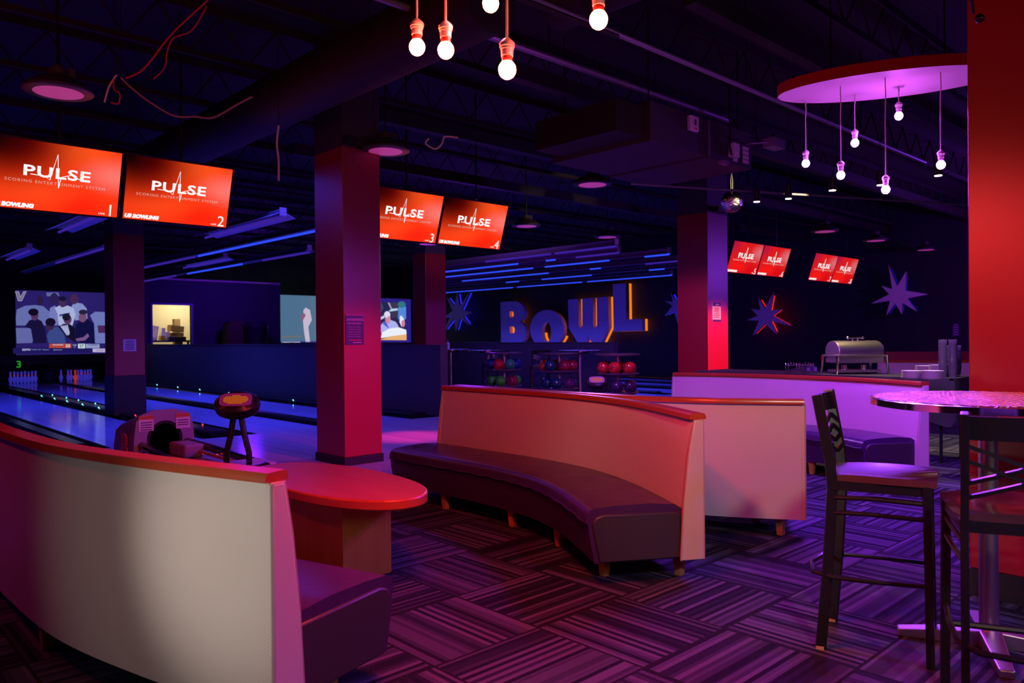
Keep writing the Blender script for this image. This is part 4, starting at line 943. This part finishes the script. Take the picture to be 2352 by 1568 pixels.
# far bar stools and tables before the far partition
FS = [((11.2, 10.3), 'near the right-hand rack, its lattice back toward us'), ((11.7, 11.6), 'behind the middle rack'), ((11.4, 12.6), 'behind the left rack, right one'), ((12.4, 13.9), 'behind the left rack, farther'), ((10.6, 14.3), 'beside the far bar table')]
for i, ((x, y), l) in enumerate(FS): dup(st1, (x, y, 0), .75+.15*i, 'dark far bar stool '+l, 'far bar stools')
dup(bt, (11.55, 13.1, 0), 0, 'far round bar table left of the ball racks, rim catching light')
dup(bt, (12.2, 10.9, 0), 0, 'far round bar table behind the right rack')
p = pz(1034, 801, 1.085)
dup(bt, (12.15, 15.2, 0), 0, 'farthest round bar table, with a drink cup on it')
simple('drink_cup', MB().lathe([(.032,0),(.045,.15),(.047,.152),(.047,.16),(.0001,.162)], (11.98, 15.1, 1.081), 20).tube([(11.98,15.1,1.24),(11.97,15.09,1.33)], .004, 6), M_white, 'white drink cup with a straw on the farthest bar table', 'cup')

# ================================================================== ball racks and balls
def rack(x, y, label):
    t = thing('ball_rack', label, 'ball rack', (x, y, 0), 0, 'round ball racks')
    MB().lathe([(.30,0),(.30,.02),(.05,.05),(.035,.06),(.035,1.05)], n=28).build('pedestal', M_stain, t)
    MB().lathe([(.0001,1.05),(.36,1.05),(.372,1.058),(.372,1.075),(.36,1.083),(.0001,1.083)], n=40).build('tabletop', mat_top, t)
    for z in (.44, .75): MB().lathe([(.03,z-.05),(.24,z-.045),(.33,z-.01),(.345,z+.006),(.34,z+.012),(.33,z+.008),(.31,z-.010),(.10,z-.010),(.08,z+.01),(.03,z+.01)], n=40).build('tray', mat_tray, t)
    return t
mat_top = mat('rack_top', (.10,.06,.09), .25); mat_tray = mat('rack_tray', (.16,.10,.17), .3)
def ball(p, c, label):
    o = MB().sphere((0,0,0), .108, 32, 20).build('bowling_ball', M_ball[c]); o.location = p
    o.rotation_euler = (random.uniform(-.4,.4), random.uniform(-.4,.4), random.uniform(-1.2,-.2))
    for a, b in ((.0, .22), (.16, -.1), (-.16, -.1)):
        d = Vector((-.684+a*.7, -.729-a*.7, .15+b)).normalized()
        h = MB().cyl(d*.1055, d*.1087, .013, n=10).build('finger_hole', M_blk, o)
    tag(o, label, 'bowling ball', 'balls on the round racks')
racks = [((9.95, 10.82), 'left', ([('blue',-.25,.06),('red',-.11,-.18),('green',.11,-.175),('blue',.23,.05)], [('lime',-.23,.0),('lime',-.075,-.2),('maroon',.15,-.17),('lime',.22,.06)])),
         ((10.06, 9.48), 'middle', ([('orange',-.25,.10),('navy',-.17,-.14),('maroon',.08,-.2),('maroon',.225,-.02),('maroon',-.04,.2)], [('navy',-.225,-.03),('navy',-.07,-.2),('purple',.16,-.16),('navy',.23,.08)])),
         ((9.97, 8.06), 'right', ([('coral',-.24,.0),('coral',-.08,-.19),('coral',.16,-.17),('navy',.215,.06),('orange',.05,.21),('navy',-.17,.22)], [('plum',-.27,.04),('plum',-.05,-.2),('plum',.175,-.17),('brown',.21,.06)]))]
cn = {'plum':'dark purple','lime':'bright green','coral':'glowing red','navy':'dark teal'}
for (x, y), nm, rows in racks:
    rack(x, y, '%s one of the three round ball racks' % nm)
    for r, (z, cols) in enumerate(zip((.75, .44), rows)):
        for k, (c, lat, dep) in enumerate(cols):
            q = Vector((x, y, 0))+Vector((_rt0.x, _rt0.y, 0))*lat+Vector((math.sin(YAW), math.cos(YAW), 0))*dep
            l_ = '%s from left' % ords[k] if k < 4 else 'half hidden at the back'
            ball((q.x, q.y, z+.100), c, '%s ball, %s on the %s tray of the %s rack' % (cn.get(c, c), l_, ('upper','lower')[r], nm))

# ================================================================== ball return, console pods
def pod(loc, rz, label, s=1.0, dz=0):
    t = thing('control_pod', label, 'control console', loc, rz)
    TT = Matrix.Rotation(.66, 4, 'X')
    sh = [(.0001,-.055),(.12,-.055),(.158,-.04),(.168,0),(.160,.035),(.125,.058),(.0001,.066)]
    MB().lathe(sh, (0,0,0), 36, 1, .72).build('pod_shell', M_dark, t, M=TT)
    R = TT @ Matrix.Translation((0,-.015,.060)) @ Matrix.Rotation(.12, 4, 'X')
    me_ = MB().prism(sup(.115, .062, .5, 40), lambda u, v: (u, v, 0), lambda u, v: (u, v, .012)); me_.build('display_bezel', mat('pod_violet', (.35,.12,.35), .3), t, M=R)
    mb = MB()
    for a in range(-7, 8):
        for b in range(-3, 4):
            if abs(a) <= (7, 7, 6, 4)[abs(b)]-(b == 3)*2: mb.box(a*.0118-.0042, a*.0118+.0042, b*.0125-.0045, b*.0125+.0045, .012, .0145)
    mb.build('led_matrix', E_ledo, t, smooth=False, M=R)
    return t
br = thing('ball_return', 'ball return with grey hood, between the left sofa and the lanes', 'ball return', (2.53, 7.45, 0))
# hood: rounded arch slab with a round dark mouth, facing the approach start
hw, hd, hh = .27, .62, .72
out = [(-hw-.02, 0), (-hw, .45), (-hw+.02, .62), (-hw+.07, .68), (-.10, .715), (.10, .715), (hw-.07, .68), (hw-.02, .62), (hw, .45), (hw+.02, 0)]
mo = poly_mesh([out, ell(0, .44, .135, .15, 28)], .04); mesh_obj('hood_front', mo, M_hood, br, smooth=False, M=frame((0,0,0), (1,0,0), (0,0,1), (0,-1,0)))
MB().prism(out, lambda u, v: (u, .02, v), lambda u, v: (u*.96, hd, v*.80)).build('hood_shell', mat('hood_side', (.22,.20,.34), .45), br, ang=40)
MB().lathe([(.135,0),(.155,-.012),(.160,0)], n=32).build('mouth_ring', M_dark, br, M=frame((0,-.022,.44), (1,0,0), (0,0,1), (0,-1,0)) @ Matrix.Diagonal((1,1.1,1,1)))
text_obj('hood_letter', 'B', mat('hood_letter_red', (.6,.03,.03), .4), frame((-.282, .22, .36), (0,-1,0), (0,0,1), (-1,0,0)), .34, br, bold=.01, ext=.006)
for sx, ls in ((-.165, 4), (.165, 3)):
    c = MB().box(sx-.065, sx+.065, -.026, -.02, .53, .67).build('caution_label', M_paper, br, smooth=False)
    B(sx-.065, sx+.065, -.028, -.026, .635, .67).build('orange_band', M_orange, c, smooth=False)
    text_obj('label_text', 'CAUTION', M_txt, frame((sx, -.0285, .652), (1,0,0), (0,0,1), (0,-1,0)), .026, c)
    for k in range(ls): B(sx-.05, sx+.05, -.027, -.026, .612-k*.022-.009, .612-k*.022).build('label_line', M_txt, c, smooth=False)
# ball track toward the approach start, with curved black side rails
MB().box(-.20, .20, -1.75, -.02, .10, .30).build('track_body', mat('track_shell', (.30,.22,.34), .4), br, smooth=False, bevel=.02)
for s in (-1, 1):
    MB().tube([(s*.20, -.02, .40), (s*.235, -.5, .38), (s*.25, -1.0, .36), (s*.24, -1.45, .36), (s*.16, -1.78, .37), (0, -1.86, .375)], .035, 10).build('side_rail', M_gut, br)
    MB().tube([(s*.15, -.02, .36), (s*.17, -1.6, .335)], .014, 6).build('orange_rail', M_orange, br)
MB().box(-.24, .24, -1.75, -1.45, .0, .30).box(-.24, .24, -.4, -.02, 0, .12).build('foot', M_dark, br, smooth=False)
B(.02, .2, -.45, -.06, .30, .42).build('lift_cover', mat('cover_rose', (.45,.22,.28), .5), br, smooth=False, bevel=.02)
B(-.05, .26, -1.78, -1.45, .30, .40).build('tray_cover', mat('tray_violet', (.55,.30,.5), .4), br, smooth=False, bevel=.03)
for x, y in ((.16, -.52), (.19, -.75), (-.22, -.55), (-.22, -1.0)): MB().sphere((x, y, .345), .012, 8, 6).build('red_light', E_redl, br)
MB().tube([(-.235,-.2,.18),(-.235,-1.3,.18)], .02, 6).build('red_glow_strip', emis('red_glow_strip', (1,.03,.02), .5), br)
pc = E0+ray(545, 930)*5.75
t = pod(pc, -.6, 'control pod with orange dot display on two bent legs, left of the middle column')
for s in (-1, 1):
    r1 = Vector((_rt0.x, _rt0.y, 0)); r1 = Matrix.Rotation(.6, 3, 'Z') @ r1
    MB().tube([r1*s*.022+Vector((0,0,-.05)), r1*s*.05+Vector((0,0,-.22)), r1*s*.085+Vector((0,0,-.36)), r1*s*.085+Vector((0,0,-(pc.z-.405)))], .022, 10).build('leg', M_dark, t)
text_obj('pod_badge', 'us', M_paper, frame(tuple(r1*.02+Vector((-.05,-.09,-.475))), (1,0,0), (0,0,1), (0,-1,0)), .06, t)
pc = E0+ray(1370, 878)*11.6
t = pod(pc, -.75, 'control pod with orange dot display beside the right ball rack'); MB().cyl((-.04,0,-pc.z), (-.04,0,-.04), .03, n=10).cyl((.06,0,-pc.z), (.06,0,-.04), .03, n=10).build('leg', M_dark, t)


# ================================================================== buffet
ZT = .90
t = thing('buffet_table', 'long buffet table under a black cloth behind the violet-lit sofa', 'table', (8.75, 2.65, 0))
B(0, .75, 0, 3.1, ZT-.03, ZT).build('tabletop', M_cloth, t, smooth=False, bevel=.006)
vs = []; per = []
for (a, b, n) in (((0,0),(.75,0),16), ((.75,0),(.75,3.1),60), ((.75,3.1),(0,3.1),16), ((0,3.1),(0,0),60)):
    for k in range(n):
        q = k/n; per.append((a[0]+(b[0]-a[0])*q, a[1]+(b[1]-a[1])*q))
mb = MB(); N_ = len(per); vs = []
for z, amp in ((ZT-.001, 0), (ZT-.15, .012), (ZT-.45, .03)):
    for i, (x, y) in enumerate(per):
        k = amp*(math.sin(i*1.1)+.5*math.sin(i*.47)); cx, cy = x-.375, y-1.55; l_ = math.hypot(cx/.375, cy/1.55)
        vs.append((x+cx/.375*k*.6, y+cy/1.55*k*.6, z-(.06*math.sin(i*.3) if amp > .02 else 0)))
mb.add(vs, [(r*N_+i, r*N_+(i+1)%N_, (r+1)*N_+(i+1)%N_, (r+1)*N_+i) for r in range(2) for i in range(N_)]); mb.build('tablecloth', M_cloth, t, ang=80)
for x in (.06, .69):
    for y in (.15, 2.95): MB().cyl((x, y, 0), (x, y, ZT-.03), .016, n=8).build('leg', M_steel, t)
p = pz(1954, 858, ZT); rz = math.radians(-40)
t = thing('chafing_dish', 'large roll-top chafing dish on the buffet, lid closed', 'chafing dish', (p.x+.1, p.y, ZT), rz)
w2, d2 = .30, .20
B(-w2, w2, -d2, d2, .20, .225).build('rim', M_stain, t, smooth=False, bevel=.005); B(-w2+.03, w2-.03, -d2+.03, d2-.03, .13, .20).build('water_pan', M_stain, t, smooth=False)
arc = [(-d2+.02, 0)]+[(-(d2-.02)*math.cos(a), .165*math.sin(a)**.7) for a in [PI*k/16 for k in range(1, 16)]]+[(d2-.02, 0)]
MB().prism(arc, lambda u, v: (-w2+.03, u, .225+v), lambda u, v: (w2-.03, u, .225+v)).build('roll_top_lid', M_stain, t, ang=25, bevel=.008)
MB().tube([(-.09,-.03,.425),(.09,-.03,.425)], .012, 10).sphere((-.09,-.03,.425), .018, 12, 8).sphere((.09,-.03,.425), .018, 12, 8).cyl((-.03,-.02,.385), (-.03,-.03,.425), .008).cyl((.03,-.02,.385), (.03,-.03,.425), .008).build('lid_handle', M_chrome, t)
for sx in (-1, 1):
    for sy in (-1, 1): MB().tube([(sx*(w2-.005), sy*(d2-.01), .22), (sx*(w2+.0), sy*(d2-.01), .10), (sx*(w2+.01), sy*(d2), 0)], [.018, .014, .012], 10).build('leg', M_chrome, t)
B(-w2+.05, w2-.05, -d2+.04, d2-.04, .02, .045).build('burner_shelf', M_stain, t, smooth=False); 
for x in (-.12, .12): MB().lathe([(.035,.045),(.035,.10),(.03,.105),(.0001,.105)], (x, 0, 0), 20).build('burner', M_chrome, t)
for i, (a, l) in enumerate(((1815, 'left empty chafing frame on the buffet'), (1848, 'right empty chafing frame on the buffet'))):
    p = pz(a+5, 857, ZT); t = thing('food_warmer', l, 'food stand', (p.x, p.y, ZT), math.radians(-43), 'small food warmers')
    for sx in (-1, 1):
        for sy in (-1, 1): MB().cyl((sx*.065, sy*.04, 0), (sx*.065, sy*.04, .11), .005, n=8).sphere((sx*.065, sy*.04, .115), .009, 8, 6).build('leg', M_chrome, t)
    B(-.068, .068, -.043, .043, .095, .105).build('pan', M_stain, t, smooth=False); MB().sphere((-.015,0,.125), .009, 8, 6).sphere((.02,0,.125), .009, 8, 6).build('knob', M_chrome, t)
# hood beyond, seen above the table
# plates
plate = MB().lathe([(.0001,0),(.06,0),(.065,.004),(.105,.014),(.106,.016),(.064,.008),(.0001,.006)], n=36).build('plate', M_china)
PL = [((2096, 870), 10, 'front left'), ((2141, 872), 11, 'front middle'), ((2126, 862), 13, 'back left'), ((2158, 864), 15, 'back right')]
first = True
for (a, b), n, l in PL:
    p = pz(a, b, ZT)
    for k in range(n):
        o = plate if first else plate.copy()
        if not first: COL.objects.link(o)
        first = False; o.location = (p.x, p.y, ZT+k*.0078)
        tag(o, 'white plate in the %s stack on the buffet' % l, 'plate', 'plates in the %s stack' % l)
M_cup = mat('clear_plastic', (.9,.9,.95), .08, trans=.9, spec=.6)
cupm = MB().lathe([(.028,0),(.030,.002),(.040,.10),(.042,.102),(.042,.106),(.0385,.104),(.0285,.004),(.0001,.004)], n=20).build('plastic_cup', M_cup)
first = True
for (a, n, l) in ((2166, 19, 'left front'), (2179, 15, 'left back'), (2189, 19, 'right front'), (2199, 15, 'right back')):
    p = pz(a, 868 if 'front' in l else 864, ZT)
    for k in range(n):
        o = cupm if first else cupm.copy()
        if not first: COL.objects.link(o)
        first = False; o.location = (p.x, p.y, ZT+k*.0165)
        tag(o, 'clear plastic cup in the %s nested stack on the buffet' % l, 'cup', 'cups in the %s stack' % l)
# second hood (lanes seven and eight) beyond the buffet
t = thing('ball_return', 'far ball return hood with two labels, seen beyond the buffet frames', 'ball return', (15.9, 7.6, 0), 0)
mesh_obj('hood_front', poly_mesh([out, ell(0, .44, .135, .15, 28)], .04), mat('far_hood', (.22,.18,.30), .4), t, smooth=False, M=frame((0,0,0), (1,0,0), (0,0,1), (0,-1,0)))
MB().prism(out, lambda u, v: (u, .02, v), lambda u, v: (u*.96, hd, v*.80)).build('hood_shell', M_hood, t, ang=40)
for sx in (-.165, .165): B(sx-.065, sx+.065, -.026, -.02, .53, .67).build('caution_label', M_paper, t, smooth=False)
